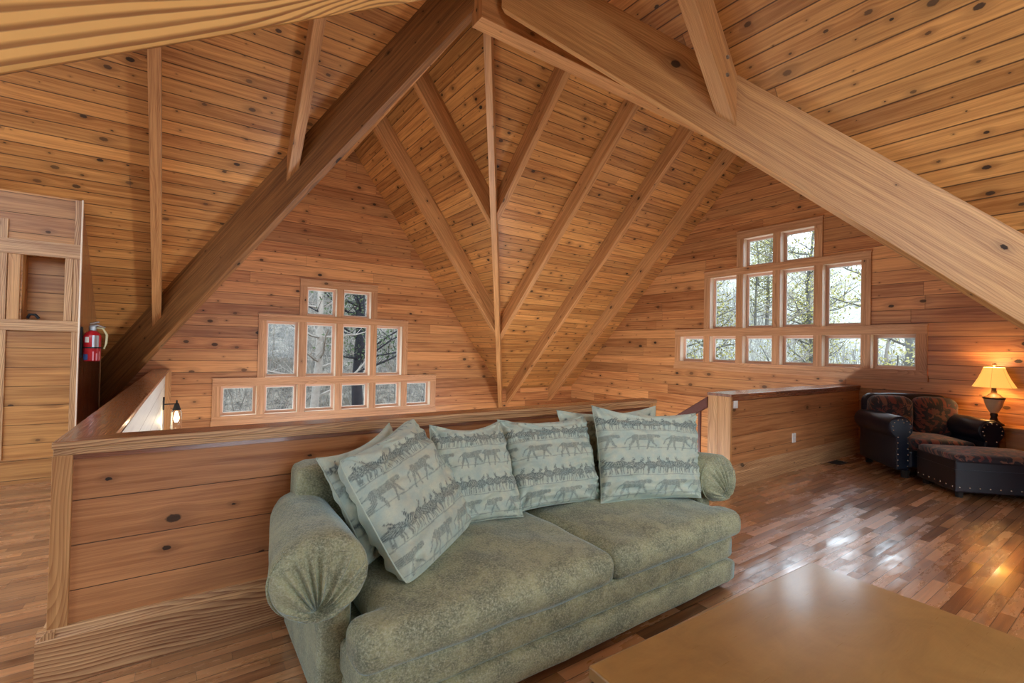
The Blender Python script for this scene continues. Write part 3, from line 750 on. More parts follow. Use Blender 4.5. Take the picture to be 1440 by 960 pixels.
# sconce on the white stairwell wall
sy, sx = 8.75, -.185
sc = thing('wall_sconce', 'black iron wall sconce with glass jar shade on the white stairwell wall', 'wall lamp', (sx, sy, .6))
mb = MB(); mb.tube([(sx, sy, .62), (sx+.022, sy, .62)], .05, 14); mb.tube([(sx, sy, .52), (sx+.02, sy, .52)], .045, 14); mb.box((sx, sy-.045, .52), (sx+.02, sy+.045, .62), 'z'); mb.build('backplate', 'black', sc)
mb = MB(); mb.tube([(sx, sy, .56), (sx+.17, sy, .56)], .009, 6); mb.build('arm', 'black', sc)
lx2 = sx+.17
mb = MB(); mb.lathe([(0, .62), (.012, .61), (.012, .58), (.03, .56), (.045, .5), (.058, .47), (0, .47)], (lx2, sy), 16); mb.build('socket_cap', 'black', sc)
mb = MB(); mb.lathe([(.05, .47), (.07, .44), (.075, .2), (.06, .17), (0, .17)], (lx2, sy), 20); mb.build('glass_jar', 'glass', sc, smooth=True)
mb = MB(); mb.lathe([(0, .45), (.015, .44), (.035, .36), (.035, .33), (.02, .29), (0, .28)], (lx2, sy), 14); mb.build('bulb', 'bulb', sc, smooth=True)

# floor vent
mb = MB(); mb.box((7.40, 2.70, .0), (7.68, 2.86, .006), 'x'); fv = mb.build('floor_vent', 'black', bevel=.002); tag(fv, 'black metal floor register beside the right half wall', 'floor vent')
mb = MB()
for i in range(9): mb.box((7.42+i*.027, 2.72, .006), (7.432+i*.027, 2.84, .009), 'y')
mb.build('slats', 'dark_hole', fv)

# ------------------------------------------------------------------ coffee table
ct = thing('coffee_table', 'low square brown wooden coffee table in the right foreground', 'coffee table', (2.0, .4, 0), math.radians(-2))
def tl(p): return p
TX0, TX1, TY0, TY1, TZ = 1.135, 2.665, -.55, 1.135, .43
ctm = Matrix.Translation((2.0, .4, 0)) @ Matrix.Rotation(math.radians(-2), 4, 'Z')
def lbox(mb, x0, x1, y0, y1, z0, z1, u): mb.newoff(); mb.box((x0-2, y0-.4, z0), (x1-2, y1-.4, z1), u)
mb = MB(); lbox(mb, TX0, TX1, TY0, TY1, TZ-.045, TZ, 'x'); mb.build('table_top', 'table', ct, world=False, bevel=.006)
mb = MB(); lbox(mb, TX0+.06, TX1-.06, TY0+.06, TY1-.06, TZ-.13, TZ-.046, 'x'); mb.build('apron', 'table', ct, world=False)
for x in (TX0+.06, TX1-.13):
    for y in (TY0+.06, TY1-.13):
        mb = MB(); lbox(mb, x, x+.07, y, y+.07, 0, TZ-.047, 'z'); mb.build('leg', 'table', ct, world=False, bevel=.004)
mb = MB(); lbox(mb, TX0+.09, TX1-.09, TY0+.09, TY1-.09, .1, .12, 'x'); mb.build('lower_shelf', 'table', ct, world=False)

# ------------------------------------------------------------------ sofa
SX0, SX1 = .27, 3.36
so = thing('sofa', 'olive green chenille two-seat sofa with rolled pleated arms', 'sofa', ((SX0+SX1)/2, 2.2, 0))
mb = MB(); soft(mb, (.56, 1.69, .165), (2.985, 2.5, .315), .035, (0, .012, 0), 22, .006, 5.); o = mb.build('front_rail', 'sofa', so, smooth=True); recalc(o)
mb = MB(); soft(mb, (.57, 1.665, .035), (2.975, 2.5, .172), .03, (0, .01, 0), 22, .006, 5., 3.); o = mb.build('lower_apron', 'sofa', so, smooth=True); recalc(o)
for i, (a, b) in enumerate((( .535, 1.852), (1.848, 3.045))):
    mb = MB()
    xi0 = .66 if i == 0 else a; xi1 = b if i == 0 else 2.98
    soft(mb, (xi0, 1.655, .305), (xi1, 2.58, .475), .065, (0, .02, .035), 40, .012, 4.5, i*5.)
    soft(mb, (a, 1.655, .305), (b, 1.86, .468), .06, (0, .02, .012), 26, .008, 4.5, i*5.)
    o = mb.build('seat_cushion', 'sofa', so, smooth=True); recalc(o); remesh(o, .013, 3)
mb = MB(); soft(mb, (.5, 2.55, .12), (3.16, 2.79, .875), .06, (0, .01, .006), 26, .006, 4.); o = mb.build('backrest', 'sofa', so, smooth=True); recalc(o)
def sofa_arm(cx, s):
    """rolled arm: tube along y with a gathered, pleated front"""
    cz, rx, rz = .605, .185, .16; y0, y1 = 2.74, 1.93; n = 128
    rows = []
    def el(th, k=1., y=0):
        # flattened on the inner underside
        x = math.cos(th)*rx*k; z = math.sin(th)*rz*k
        return x, z
    for i in range(10):
        y = y0+(y1-y0)*i/9; k = 1-.06*math.exp(-((y-y0)/.05)**2); bk = (y-y1)/(y0-y1); k *= 1-.24*bk; cxx = cx-s*.075*bk
        rows.append([(cxx+el(2*math.pi*j/n)[0]*k + .004*mnoise.noise(Vector((j*.2, y*5, cx))), y, cz+el(2*math.pi*j/n)[1]*k+.006*mnoise.noise(Vector((y*5, j*.1, cx)))) for j in range(n+1)])
    gx, gz = s*.02, -.125
    for i in range(1, 26):
        t = 1-i/25.                       # 1 rim -> 0 gather point
        row = []
        for j in range(n+1):
            th = 2*math.pi*j/n; ex, ez = el(th)
            bul = .075*math.sqrt(max(0, 1-t**2.6))
            x = gx+(ex-gx)*t; z = gz+(ez-gz)*t
            fan = max(0., math.sin(th)*.5+.5)
            pl = .013*math.sin(th*15+2.2*math.sin(th*3)+.6*math.sin(th*7))*(t*(1-t)*4)**.8*(.25+fan)
            dip = .05*math.exp(-(t/.16)**2)
            row.append((cx+x, y1-bul-pl+dip*.9, cz+z))
        rows.append(row)
    mb = MB(); mb.grid(rows)
    # stem below the roll
    st = MB(); soft(mb, (cx+.01 if s < 0 else cx-.14, 1.965, .03), (cx+.14 if s < 0 else cx-.01, 2.74, .56), .035, (0, 0, 0), 16, .004, 5.)
    o = mb.build('arm', 'sofa', so, smooth=True); recalc(o)
    # welt around the rim
    w = MB(); w.tube([(cx+math.cos(2*math.pi*j/40)*rx*1.012, y1+.0, cz+math.sin(2*math.pi*j/40)*rz*1.012) for j in range(15, 35)], .006, 6); w.build('welt', 'sofa', o, smooth=True)
sofa_arm(.47, -1); sofa_arm(3.17, 1)
for x in (.55, 3.0):
    for y in (1.8, 2.65):
        mb = MB(); mb.tube([(x, y, 0), (x, y, .045)], .03, 10); mb.build('foot', 'dark_hole', so)

# ------------------------------------------------------------------ printed pillows
RESI = 512
def raster():
    """ink map of the fabric: alternating rows of striped herd and walking big cats (x 0..1, y 0..1 up)"""
    Y, X = np.mgrid[0:RESI, 0:RESI]/RESI
    ink = np.zeros((RESI, RESI))
    rng = np.random.RandomState(3)
    def ell(cx, cy, rx, ry, a=0.):
        c, s = math.cos(a), math.sin(a); dx, dy = X-cx, Y-cy
        return ((dx*c+dy*s)/rx)**2+((-dx*s+dy*c)/ry)**2 < 1
    def seg(x0, y0, x1, y1, w0, w1):
        dx, dy = x1-x0, y1-y0; L = dx*dx+dy*dy
        t = np.clip(((X-x0)*dx+(Y-y0)*dy)/L, 0, 1)
        return np.hypot(X-x0-t*dx, Y-y0-t*dy) < (w0+(w1-w0)*t)
    def cat(cx, cy, k, f=1):
        m = ell(cx, cy, .062*k, .02*k)
        m |= ell(cx-f*.045*k, cy+.002, .028*k, .024*k) | ell(cx+f*.04*k, cy+.004, .028*k, .023*k)
        m |= seg(cx+f*.06*k, cy+.01*k, cx+f*.088*k, cy+.014*k, .014*k, .012*k) | ell(cx+f*.098*k, cy+.013*k, .018*k, .014*k)
        for (hx, ax, ay) in ((-.055, -.085, -.05), (-.055, -.09, -.085), (-.04, -.03, -.085), (.045, .02, -.085), (.05, .085, -.06)):
            m |= seg(cx+f*hx*k, cy-.008*k, cx+f*(hx+ax)/2*k*1.05, cy-.045*k, .011*k, .007*k)
            m |= seg(cx+f*(hx+ax)/2*k*1.05, cy-.045*k, cx+f*ax*k, cy+ay*k, .007*k, .0055*k)
        m |= seg(cx-f*.065*k, cy+.01*k, cx-f*.1*k, cy-.01*k, .005*k, .004*k) | seg(cx-f*.1*k, cy-.01*k, cx-f*.115*k, cy-.045*k, .004*k, .004*k)
        return m
    spots = (np.sin(X*520)*np.sin(Y*480) > .25)
    for (y, x0) in ((.625, .12), (.145, .02), (1.085, .12)):
        for i in range(4):
            cx = x0+i*.37; m = cat(cx, y, 1.45)
            ink[m] = np.maximum(ink[m], .42); ink[m & spots] = .72
    for yb in (.73, .25):
        # herd: overlapping striped bodies
        ph = X*70
        for i in range(10):
            cx = (i+.5)/10+rng.uniform(-.015, .015); cy = yb+.085+rng.uniform(-.012, .012)
            body = ell(cx, cy, .06, .038, rng.uniform(-.2, .2)); hx = cx+rng.choice((-1, 1))*.03
            head = seg(cx, cy+.01, hx, cy+.055, .016, .011) | ell(hx+.008, cy+.056, .014, .009, -.5) | seg(hx, cy+.06, hx-.006, cy+.08, .004, .003) | seg(hx+.008, cy+.06, hx+.012, cy+.08, .004, .003)
            legs = np.zeros_like(body)
            for q in (-.035, -.02, .015, .033): legs |= seg(cx+q, cy-.01, cx+q+rng.uniform(-.006, .006), yb-.0, .006, .004)
            a = rng.uniform(0, 3); st = np.sin((X*math.cos(a)+Y*math.sin(a))*460+6*np.sin(Y*40+i)) > -.15
            m = body | head
            ink[m] = .28; ink[m & st] = .95; ink[legs] = .7
            edge = ell(cx, cy, .053, .035) & ~ell(cx, cy, .048, .030); ink[edge] = np.maximum(ink[edge], .75)
    for yl in (.525, .715, .235, .045, .99):
        w = np.abs(Y-yl-.004*np.sin(X*18)) < .004; ink[w] = np.maximum(ink[w], .5)
    return ink
INK = raster()
def pillow(tl_, tr_, bl_, br_, thick, label, seed, N=150, rnd=-.02, phase=(0., 0.), printed=True, group='safari print throw pillows'):
    TL, TR, BL, BR = map(Vector, (tl_, tr_, bl_, br_))
    right = ((TR-TL)+(BR-BL)).normalized(); up = ((TL-BL)+(TR-BR)).normalized(); nrm = up.cross(right)
    nrm = right.cross(up); nrm.normalize()       # points towards the viewer (-y)
    if nrm.y > 0: nrm = -nrm
    ctr = (TL+TR+BL+BR)/4
    vs, fs, inks = [], [], []
    for side in (1, -1):
        base = len(vs); n = N if side == 1 else 40
        for i in range(n+1):
            for j in range(n+1):
                a, b = j/n, i/n; s, t = 2*a-1, 2*b-1
                # concave sides
                pull = .035 if rnd < 0 else .0
                ss = s*(1-pull*(1-t*t)**1.2*abs(s)**3); tt = t*(1-pull*(1-s*s)**1.2*abs(t)**3)
                cr_ = 1-rnd*(abs(s*t))**5; ss *= cr_; tt *= cr_
                A, B = (ss+1)/2, (tt+1)/2
                p = BL*(1-A)*(1-B)+BR*A*(1-B)+TL*(1-A)*B+TR*A*B
                pr = max(0., (1-s*s)*(1-t*t))**.36
                h = thick*pr
                w = Vector((s*2.1+seed, t*2.1, seed*1.7))
                edge = max(abs(s), abs(t))
                h += thick*.26*mnoise.noise(w)*pr
                r1 = mnoise.noise(Vector((s*3.+seed, t*9.+1.5*mnoise.noise(w), 4.+seed)))
                h += thick*.13*r1*min(1, 6*pr)*(.4+edge)
                # creases radiating from the corners
                cd = min(math.hypot(abs(s)-1, abs(t)-1)/.9, 1.)
                an = math.atan2(1.001-abs(t), 1.001-abs(s))
                h += thick*.11*math.sin(an*9+seed*3)*(1-cd)*pr**.6*1.6
                # top edge slumps
                sag = -.035*(1-s*s)*max(0, t)**3
                p = p+nrm*h*side+up*sag
                if side == -1 and edge > .999: pass
                vs.append(p)
                if side == 1 and printed:
                    u = (a*1.02+phase[0]+.012*mnoise.noise(w)) % 1.0; v = (b+phase[1]) % 1.
                    inks.append(INK[min(RESI-1, int(v*RESI)), min(RESI-1, int(u*RESI))])
                else: inks.append(0.)
        for i in range(n):
            for j in range(n):
                q = [base+i*(n+1)+j, base+i*(n+1)+j+1, base+(i+1)*(n+1)+j+1, base+(i+1)*(n+1)+j]
                fs.append(q if side == 1 else q[::-1])
    me = bpy.data.meshes.new('throw_pillow'); me.from_pydata([tuple(v-ctr) for v in vs], [], fs)
    at = me.attributes.new('ink', 'FLOAT', 'POINT'); at.data.foreach_set('value', inks)
    me.polygons.foreach_set('use_smooth', [True]*len(me.polygons)); me.materials.append(M['print'])
    o = bpy.data.objects.new('throw_pillow', me); COL.objects.link(o); o.location = ctr
    tag(o, label, 'pillow', group)
    # piped seam
    mb = MB(); pts = []
    def edge_pt(s, t):
        pull = .035 if rnd < 0 else .0; ss = s*(1-pull*(1-t*t)**1.2*abs(s)**3); tt = t*(1-pull*(1-s*s)**1.2*abs(t)**3); cr_ = 1-rnd*(abs(s*t))**5; ss *= cr_; tt *= cr_
        A, B = (ss+1)/2, (tt+1)/2
        return BL*(1-A)*(1-B)+BR*A*(1-B)+TL*(1-A)*B+TR*A*B+up*(-.035*(1-s*s)*max(0, t)**3)
    K = 24
    for k in range(K): pts.append(edge_pt(-1+2*k/K, -1))
    for k in range(K): pts.append(edge_pt(1, -1+2*k/K))
    for k in range(K): pts.append(edge_pt(1-2*k/K, 1))
    for k in range(K+1): pts.append(edge_pt(-1, 1-2*k/K))
    mb.tube(pts, .004, 6, False); sm = mb.build('seam', 'print', o, smooth=True)
    return o
Z0 = .50
pillow((.60, 2.235, .975), (1.055, 2.50, 1.10), (.79, 1.85, Z0), (1.36, 2.29, Z0+.02), .135, 'large front pillow tilted against the left sofa arm', 1.3, rnd=.05)
pillow((.56, 2.42, .945), (.99, 2.62, 1.05), (.72, 2.12, Z0+.02), (1.2, 2.46, Z0), .08, 'pillow mostly hidden behind the tilted left pillow', 8.1, N=60, phase=(.3, .5))
pillow((1.20, 2.52, 1.04), (1.70, 2.56, 1.02), (1.15, 2.36, Z0+.0), (1.70, 2.28, Z0), .11, 'pale blue-green pillow, second from the left in the front row', 2.7, phase=(.45, -.02))
pillow((1.74, 2.62, 1.02), (2.40, 2.50, 1.025), (1.72, 2.36, Z0), (2.33, 2.25, Z0), .115, 'pillow third from the left, at the middle of the sofa', 4.9, phase=(.2, .02))
pillow((2.39, 2.40, 1.10), (3.21, 2.14, 1.03), (2.27, 2.18, Z0+.01), (2.97, 1.93, Z0), .12, 'rightmost front pillow beside the right sofa arm', 6.2, phase=(.12, .0))
pillow((2.24, 2.60, 1.055), (3.12, 2.44, 1.055), (2.3, 2.50, Z0), (3.0, 2.30, Z0), .06, 'pillow behind the rightmost one, only its upper corners showing', 9.4, N=60, phase=(.6, .5))

# ------------------------------------------------------------------ armchair (local frame: +x = forward, +y = occupant-side left as seen from front)
AF = math.atan2(-.683, -.73)
ac_loc = Vector((7.32+.5*.45*.0, 2.0, 0))
W_ = .90; lat = Vector((.683, -.73, 0))
mid = Vector((7.32, 2.0, 0))+lat*W_/2
ac = thing('armchair', 'dark navy leather armchair with tapestry cushions and nailhead trim', 'armchair', mid, AF)
# local: x forward (0 at arm fronts, negative back), y left/right; sofa-left arm (image left) is y = -W/2
def arm_chair(ysgn):
    y = ysgn*W_/2
    cy, cz, r = y+ysgn*.02, .62, .135
    prof = []
    for k in range(0, 25):
        th = math.radians(-62+k*(304/24.)); prof.append((cy+ysgn*-1*math.cos(th)*r*1.02 if False else cy-ysgn*math.cos(th)*r, cz+math.sin(th)*r))
    # th from -62 (inner low) over the top to 242 (outer low)
    inner = cy-ysgn*.085; outer = cy+ysgn*.055
    prof = prof+[(outer, .42), (outer+ysgn*.01, .25), (outer, .09), (inner, .09), (inner, .4)]
    mb = MB(); mb.prism([(0, a, b) for a, b in prof], (-.87, 0, 0), (1, 0, 0))
    o = mb.build('arm', 'leather', ac, world=False, bevel=.02)
    o.data.polygons.foreach_set('use_smooth', [True]*len(o.data.polygons))
    mb = MB(); mb.prism([(.0, cy+(a-cy)*.9, .5+(b-.5)*.93) for a, b in prof], (.014, 0, 0), (1, 0, 0)); p = mb.build('arm_front', 'leather', ac, world=False, bevel=.008)
    # nails
    npts = []
    for k in range(9): th = math.radians(-30+k*29); npts.append((cy-ysgn*math.cos(th)*r*.72, cz+math.sin(th)*r*.72))
    for z in (.50, .43, .36, .29, .22, .15): npts.append((outer-ysgn*.014, z)); npts.append((inner+ysgn*.02, z))
    for a, b in npts:
        q = nail0.copy(); COL.objects.link(q); q.parent = ac; q.location = (.016, a, b)
    return o
mbn = MB(); mbn.lathe([(0, .006), (.005, .005), (.0085, .001), (.009, -.001)], (0, 0), 10)
for i, v in enumerate(mbn.v): mbn.v[i] = Vector((v.z, v.x, v.y))
nail0 = mbn.build('nail_head', 'nail', smooth=True)
arm_chair(-1); arm_chair(1)
nail0.parent = ac; nail0.location = (.016, -W_/2, .75-.07)
mb = MB(); soft(mb, (-.90, -W_/2+.06, .12), (-.02, W_/2-.06, .34), .03, (0, 0, 0), 10); o = mb.build('base', 'leather', ac, world=False, smooth=True); recalc(o)
mb = MB(); soft(mb, (-.78, -W_/2+.12, .33), (.0, W_/2-.12, .475), .05, (0, 0, .02), 22, .005, 5.); o = mb.build('seat_cushion', 'tapestry', ac, world=False, smooth=True); recalc(o)
mb = MB(); soft(mb, (-.95, -.52, .1), (-.70, .52, .97), .12, (0, 0, .02), 24, .006, 4.); o = mb.build('backrest', 'leather', ac, world=False, smooth=True); recalc(o)
for (a, b) in ((-.53, .0), (.0, .53)):
    mb = MB(); soft(mb, (-.80, a*.96, .42), (-.56, b*.96, .94), .1, (.02, 0, .025), 24, .01, 5., a); o = mb.build('back_cushion', 'tapestry', ac, world=False, smooth=True); recalc(o)
for x in (-.05, -.88):
    for y in (-.4, .4):
        mb = MB(); mb.lathe([(.0, 0), (.04, 0), (.05, .09), (0, .09)], (x, y), 12); mb.build('foot', 'dark_hole', ac, world=False)

# ottoman: front-left corner at (6.75,1.41)
oc = Vector((6.80, 1.41, 0)); fdir = Vector((-.73, -.683, 0)); 
ot_c = oc - fdir*.33 + lat*.5
ot = thing('ottoman', 'dark leather ottoman with tapestry top in front of the armchair', 'ottoman', ot_c, AF)
mb = MB(); mb.box((-.33, -.5, .06), (.33, .5, .40), 'y'); mb.build('body', 'leather2', ot, world=False, bevel=.018)
mb = MB(); soft(mb, (-.325, -.495, .36), (.325, .495, .455), .03, (0, 0, .025), 16, .004, 6.); o = mb.build('top_cushion', 'tapestry', ot, world=False, smooth=True); recalc(o)
mb = MB(); mb.box((-.334, -.504, .30), (.334, .504, .305), 'y'); mb.build('seam', 'leather', ot, world=False)
nl = []
for i in range(11): nl.append((.332, -.46+i*.092, 0))
for i in range(7): nl.append((-.29+i*.096, -.502, 1))
for i in range(7): nl.append((-.29+i*.096, .502, 2))
for (x, y, k) in nl:
    q = nail0.copy(); COL.objects.link(q); q.parent = ot; q.location = (x, y, .115); q.rotation_euler = (0, 0, (0, -math.pi/2, math.pi/2)[k])
for x in (-.27, .27):
    for y in (-.43, .43):
        mb = MB(); mb.lathe([(.0, 0), (.03, 0), (.04, .09), (0, .09)], (x, y), 12); mb.build('foot', 'dark_hole', ot, world=False)

# ------------------------------------------------------------------ end table and lamp
et = thing('end_table', 'small honey wood end table in the corner beside the armchair', 'end table', (8.46, 1.05, 0))
ex0, ex1, ey0, ey1, ez = 8.26, 8.67, .55, 1.50, .655
mb = MB(); mb.box((ex0, ey0, ez-.035), (ex1, ey1, ez), 'y'); mb.build('table_top', 'side_table', et, bevel=.005)
mb = MB(); mb.box((ex0+.03, ey0+.03, .3), (ex1-.02, ey1-.14, ez-.036), 'y'); mb.build('cabinet', 'side_table', et)
mb = MB(); mb.box((ex0+.012, ey0+.1, .40), (ex0+.03, ey1-.24, ez-.07), 'y'); dr = mb.build('drawer', 'side_table', et, bevel=.003)
mb = MB(); mb.tube([(ex0-.012, 1.0, .50), (ex0+.01, 1.0, .50)], .014, 10); mb.build('knob', 'black', dr)
for x in (ex0+.03, ex1-.07):
    for y in (ey0+.03, ey1-.18): mb = MB(); mb.box((x, y, 0), (x+.045, y+.045, ez-.036), 'z'); mb.build('leg', 'side_table', et)
LXP, LYP = 8.44, 1.392
lp = thing('table_lamp', 'lit table lamp with cream pleated shade on the end table', 'lamp', (LXP, LYP, ez))
def lz(mb, prof, name, mat, sm=True): mb.lathe(prof, (0, 0), 28); return mb.build(name, mat, lp, world=False, smooth=sm)
z = 0
lz(MB(), [(0, 0), (.095, 0), (.1, .015), (.07, .035), (.04, .06), (.03, .10), (.04, .13), (.03, .15)], 'base', 'bronze')
lz(MB(), [(.03, .15), (.045, .165), (.075, .23), (.09, .29), (.098, .325)], 'urn', 'urn')
lz(MB(), [(.098, .325), (.108, .335), (.1, .35), (.07, .365), (.055, .385), (.03, .40), (.028, .43)], 'collar', 'bronze')
lz(MB(), [(.024, .43), (.024, .50), (.03, .505), (.03, .515), (.0, .515)], 'neck', 'bronze')
o = lz(MB(), [(.205, .475), (.185, .51), (.15, .58), (.118, .66), (.098, .725)], 'lamp_shade', 'shade')
lz(MB(), [(.0, .735), (.012, .735), (.012, .75), (.022, .755), (.02, .775), (0, .78)], 'finial', 'bronze')
lz(MB(), [(0, .53), (.02, .535), (.03, .58), (.02, .62), (0, .63)], 'bulb', 'bulb')
L = bpy.data.lights.new('lamp_light', 'POINT'); L.energy = 9; L.color = (1, .66, .32); L.shadow_soft_size = .04
o = bpy.data.objects.new('lamp_light', L); COL.objects.link(o); o.location = (LXP, LYP, ez+.69)
L2 = bpy.data.lights.new('lamp_light', 'POINT'); L2.energy = 5; L2.color = (1, .66, .32); L2.shadow_soft_size = .03
o = bpy.data.objects.new('lamp_light', L2); COL.objects.link(o); o.location = (LXP, LYP, ez+.46)
L3 = bpy.data.lights.new('sconce_light', 'POINT'); L3.energy = 3; L3.color = (1, .8, .5); L3.shadow_soft_size = .03
o = bpy.data.objects.new('sconce_light', L3); COL.objects.link(o); o.location = (lx2+.02, sy-.1, .33)

# ------------------------------------------------------------------ unseen glowing globes added to brighten the interior
def globe(x, y, z, top, s, r, label):
    t = thing('fill_globe', label, 'lamp', (x, y, z))
    mb = MB(); mb.lathe([(0, -r)]+[(r*math.sin(math.pi*k/14), -r*math.cos(math.pi*k/14)) for k in range(1, 14)]+[(0, r)], (0, 0), 24)
    mb.build('globe', emit('fill_glow_%d' % int(s), (.88, .95, 1.), s), t, world=False, smooth=True)
    mb = MB(); mb.tube([(0, 0, r*.98), (0, 0, top-z)] if top > z else [(0, 0, -r*.98), (0, 0, top-z)], .014, 6); mb.build('cord' if top > z else 'pole', 'black', t, world=False)
globe(2.5, -2.9, 3.3, ZR-.5, 36., .28, 'added fill-light globe in the near wing behind the camera')
globe(-3.4, 4.17, 3.2, ZR-.5, 11., .28, 'added fill-light globe in the left wing beyond the frame')
globe(2.6, 5.3, -.9, LOW, 50., .28, 'added fill-light globe on a pole, hidden low in the stairwell under the left gable')
globe(6.0, 5.4, -.9, LOW, 36., .28, 'added fill-light globe on a pole, hidden low in the stairwell under the right gable')

# ------------------------------------------------------------------ outdoors
def hill(pts_fn, nu, nv, name, label):
    mb = MB(); rows = []
    for i in range(nv+1): rows.append([pts_fn(j/nu, i/nv) for j in range(nu+1)])
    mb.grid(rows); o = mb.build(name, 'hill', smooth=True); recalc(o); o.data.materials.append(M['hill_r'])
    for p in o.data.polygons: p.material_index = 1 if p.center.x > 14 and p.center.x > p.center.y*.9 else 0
    return o
def hz(x, y):
    """terrain height: rising away from the house on both window sides"""
    d = max(0, y-13)*.52 + max(0, x-16)*.19
    return -3.2+min(d, 30)+.8*mnoise.noise(Vector((x*.15, y*.15, 0)))
h = hill(lambda a, b: (-60+a*130, -50+b*130, hz(-60+a*130, -50+b*130)), 130, 130, 'hillside', '')
tag(h, 'leaf-covered wooded hillside seen through the windows', 'hillside', None, 'stuff')
# twiggy undergrowth (uncountable)
mb = MB(); rs = random.Random(4)
for i in range(26000):
    if rs.random() < .6: x, y = rs.uniform(-14, 14), rs.uniform(17, 40)
    else: x, y = rs.uniform(14, 40), rs.uniform(-4, 26)
    z = hz(x, y); hgt = rs.uniform(.5, 2.); a = rs.uniform(0, 6.28); w = rs.uniform(.006, .02)
    tx, ty = rs.uniform(-.6, .6), rs.uniform(-.4, .4); cx_, cy_ = math.cos(a)*w, math.sin(a)*w
    b = len(mb.v)
    mb.v += [Vector((x-cx_, y-cy_, z)), Vector((x+cx_, y+cy_, z)), Vector((x+tx, y+ty, z+hgt))]
    mb.f.append([b, b+1, b+2]); mb.uv.append([(0, 0)]*3)
    b = len(mb.v); k = rs.uniform(.3, .7); bx, by = rs.uniform(-.6, .6), rs.uniform(-.5, .5)
    mb.v += [Vector((x+tx*k, y+ty*k, z+hgt*k)), Vector((x+tx*k+w, y+ty*k, z+hgt*k+w)), Vector((x+tx*k+bx, y+ty*k+by, z+hgt*k+.5))]
    mb.f.append([b, b+1, b+2]); mb.uv.append([(0, 0)]*3)
ub = mb.build('undergrowth', 'brush'); tag(ub, 'bare grey twiggy undergrowth covering the hillside outside', 'undergrowth', None, 'stuff')
def tree(kind, seed, bark, leaf, nb=34, H=13., r0=.16):
    rs = random.Random(seed)
    t = thing(kind, 'x', 'tree', (0, 0, 0))
    mb = MB(); pts = []; x = y = 0
    for i in range(9): pts.append((x, y, H*i/8)); x += rs.uniform(-.16, .16); y += rs.uniform(-.16, .16)
    mb.tube(pts, [r0*(1-i/9.) + .02 for i in range(9)], 9); mb.build('trunk', bark, t, world=False, smooth=True)
    bb = MB(); lf = MB()
    for i in range(nb):
        k = rs.uniform(.15, .98); idx = k*8; i0 = int(idx); f = idx-i0
        p = Vector(pts[i0]).lerp(Vector(pts[min(8, i0+1)]), f); a = rs.uniform(0, 6.28); ln = rs.uniform(1., 3.2)*(1.15-k*.6)
        d = Vector((math.cos(a), math.sin(a), rs.uniform(.05, .7))).normalized(); q = [p]
        for s_ in range(4): q.append(q[-1]+d*ln/4); d = (d+Vector((rs.uniform(-.3, .3), rs.uniform(-.3, .3), rs.uniform(-.1, .3)))).normalized()
        bb.tube(q, [.045*(1-s_/5.)*(1.2-k) + .008 for s_ in range(5)], 5, False)
        for s_ in (1, 2, 3):
            for _ in range(3):
                e = q[s_]+Vector((rs.uniform(-.7, .7), rs.uniform(-.7, .7), rs.uniform(-.1, .7))); bb.tube([q[s_], e], [.012, .005], 3, False)
                if leaf:
                    for _ in range(leaf[1]):
                        c = e+Vector((rs.gauss(0, .22), rs.gauss(0, .22), rs.gauss(0, .18))); s0 = rs.uniform(.03, .075)
                        n1 = Vector((rs.gauss(0, 1), rs.gauss(0, 1), rs.gauss(0, 1))).normalized(); n2 = n1.orthogonal().normalized()
                        b = len(lf.v); lf.v += [c-n1*s0, c+n2*s0*.7, c+n1*s0, c-n2*s0*.7]; lf.f.append([b, b+1, b+2, b+3]); lf.uv.append([(0, 0)]*4)
    bb.build('branches', bark, t, world=False)
    if leaf: tag(lf.build('foliage', leaf[0], t, world=False), kind='stuff')
    return t
def place(src, x, y, rz, sc, label, group, first=False):
    if first: r = src
    else:
        r = src.copy(); COL.objects.link(r)
        for ch in src.children:
            c = ch.copy(); COL.objects.link(c); c.parent = r
    r.location = (x, y, hz(x, y)-.2); r.rotation_euler = (0, 0, rz); r.scale = (sc,)*3
    tag(r, label, 'tree', group); return r
bare = tree('bare_tree', 1, 'bark_p', None, 40, 12., .13)
pine = tree('pine_tree', 2, 'bark', ('needle', 12), 46, 15., .2)
leafy = tree('leafy_tree', 3, 'bark_g', ('leafy', 9), 44, 12., .12)
rs = random.Random(11)
place(bare, 3.62, 15.6, .3, .95, 'pale slim trunk seen through the left window group', None, True)
place(pine, 5.05, 16.2, 1., .9, 'thick dark trunk seen through the left window group', None, True)
place(pine, .2, 19.5, 2., .8, 'dark pine seen through the upper left panes', None)
for i in range(16):
    x, y = rs.uniform(-9, 11), rs.uniform(19, 38); place(bare if i % 3 else pine, x, y, rs.uniform(0, 6), rs.uniform(.7, 1.1), 'bare grey trees on the hillside behind the left windows' if i % 3 else 'dark pines on the hillside behind the left windows', 'hillside trees, left windows' if i % 3 else 'hillside pines, left windows')
place(leafy, 18.6, 5.0, 0, 1., 'yellow-green tree outside the right window group, nearest the glass', None, True)
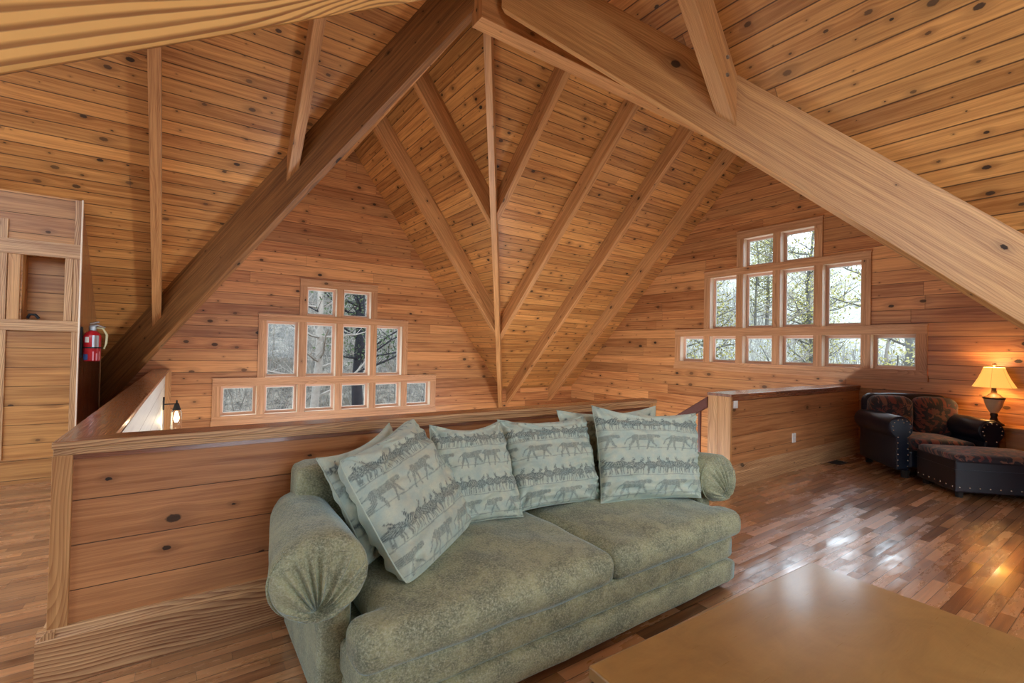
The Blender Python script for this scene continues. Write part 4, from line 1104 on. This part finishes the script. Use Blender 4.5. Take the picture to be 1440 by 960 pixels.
for i in range(17):
    x, y = rs.uniform(19, 36), rs.uniform(1, 22); b_ = i % 3 == 0
    place(bare if b_ else leafy, x, y, rs.uniform(0, 6), rs.uniform(.65, 1.05), 'bare pale trees outside the right windows' if b_ else 'yellow-green trees outside the right windows', 'bare trees, right windows' if b_ else 'leafy trees, right windows')

# ------------------------------------------------------------------ world, camera
w = bpy.data.worlds.new('World'); S.world = w; w.use_nodes = True
bg = w.node_tree.nodes['Background']; bg.inputs[0].default_value = (.78, .90, 1., 1); bg.inputs[1].default_value = 2.6
def portal(loc, rot, sx_, sy_):
    l = bpy.data.lights.new('portal', 'AREA'); l.shape = 'RECTANGLE'; l.size = sx_; l.size_y = sy_; l.cycles.is_portal = True
    o = bpy.data.objects.new('portal', l); COL.objects.link(o); o.location = loc; o.rotation_euler = rot
R90 = math.pi/2
portal((WF_C, YF+.19, WF_B+1.35), (-R90, 0, 0), 4.2, 2.7)
portal((XR+.19, WR_C, WR_B+1.35), (0, R90, 0), 2.7, 4.2)
portal((XC, YB-.02, 1.2), (R90, 0, 0), 4.6, 2.4)
portal((XL-.02, YC, 1.2), (0, -R90, 0), 2.5, 4.6)

cam = bpy.data.cameras.new('camera'); co = bpy.data.objects.new('camera', cam); COL.objects.link(co)
yaw, pitch, roll, f = 0.61204, 0.01427, 0.020104, 665.07
F = Vector((math.sin(yaw)*math.cos(pitch), math.cos(yaw)*math.cos(pitch), math.sin(pitch)))
Rr = Vector((math.cos(yaw), -math.sin(yaw), 0)); Uu = Rr.cross(F)
R2 = Rr*math.cos(roll)+Uu*math.sin(roll); U2 = -Rr*math.sin(roll)+Uu*math.cos(roll)
m = Matrix((R2, U2, -F)).transposed().to_4x4(); m.translation = Vector((0, 0, 1.5)); co.matrix_world = m
cam.sensor_width = 36.; cam.lens = 36*f/1440; cam.clip_start = .02; cam.clip_end = 300
S.camera = co
S.view_settings.view_transform = 'Standard'; S.view_settings.look = 'None'; S.view_settings.gamma = 1.; S.view_settings.use_curve_mapping = False
S.view_settings.exposure = 1.0
S.cycles.use_denoising = True; S.cycles.use_adaptive_sampling = True; S.cycles.adaptive_threshold = .025
S.cycles.max_bounces = 8; S.cycles.diffuse_bounces = 5; S.cycles.transparent_max_bounces = 24; S.cycles.sample_clamp_indirect = 8.
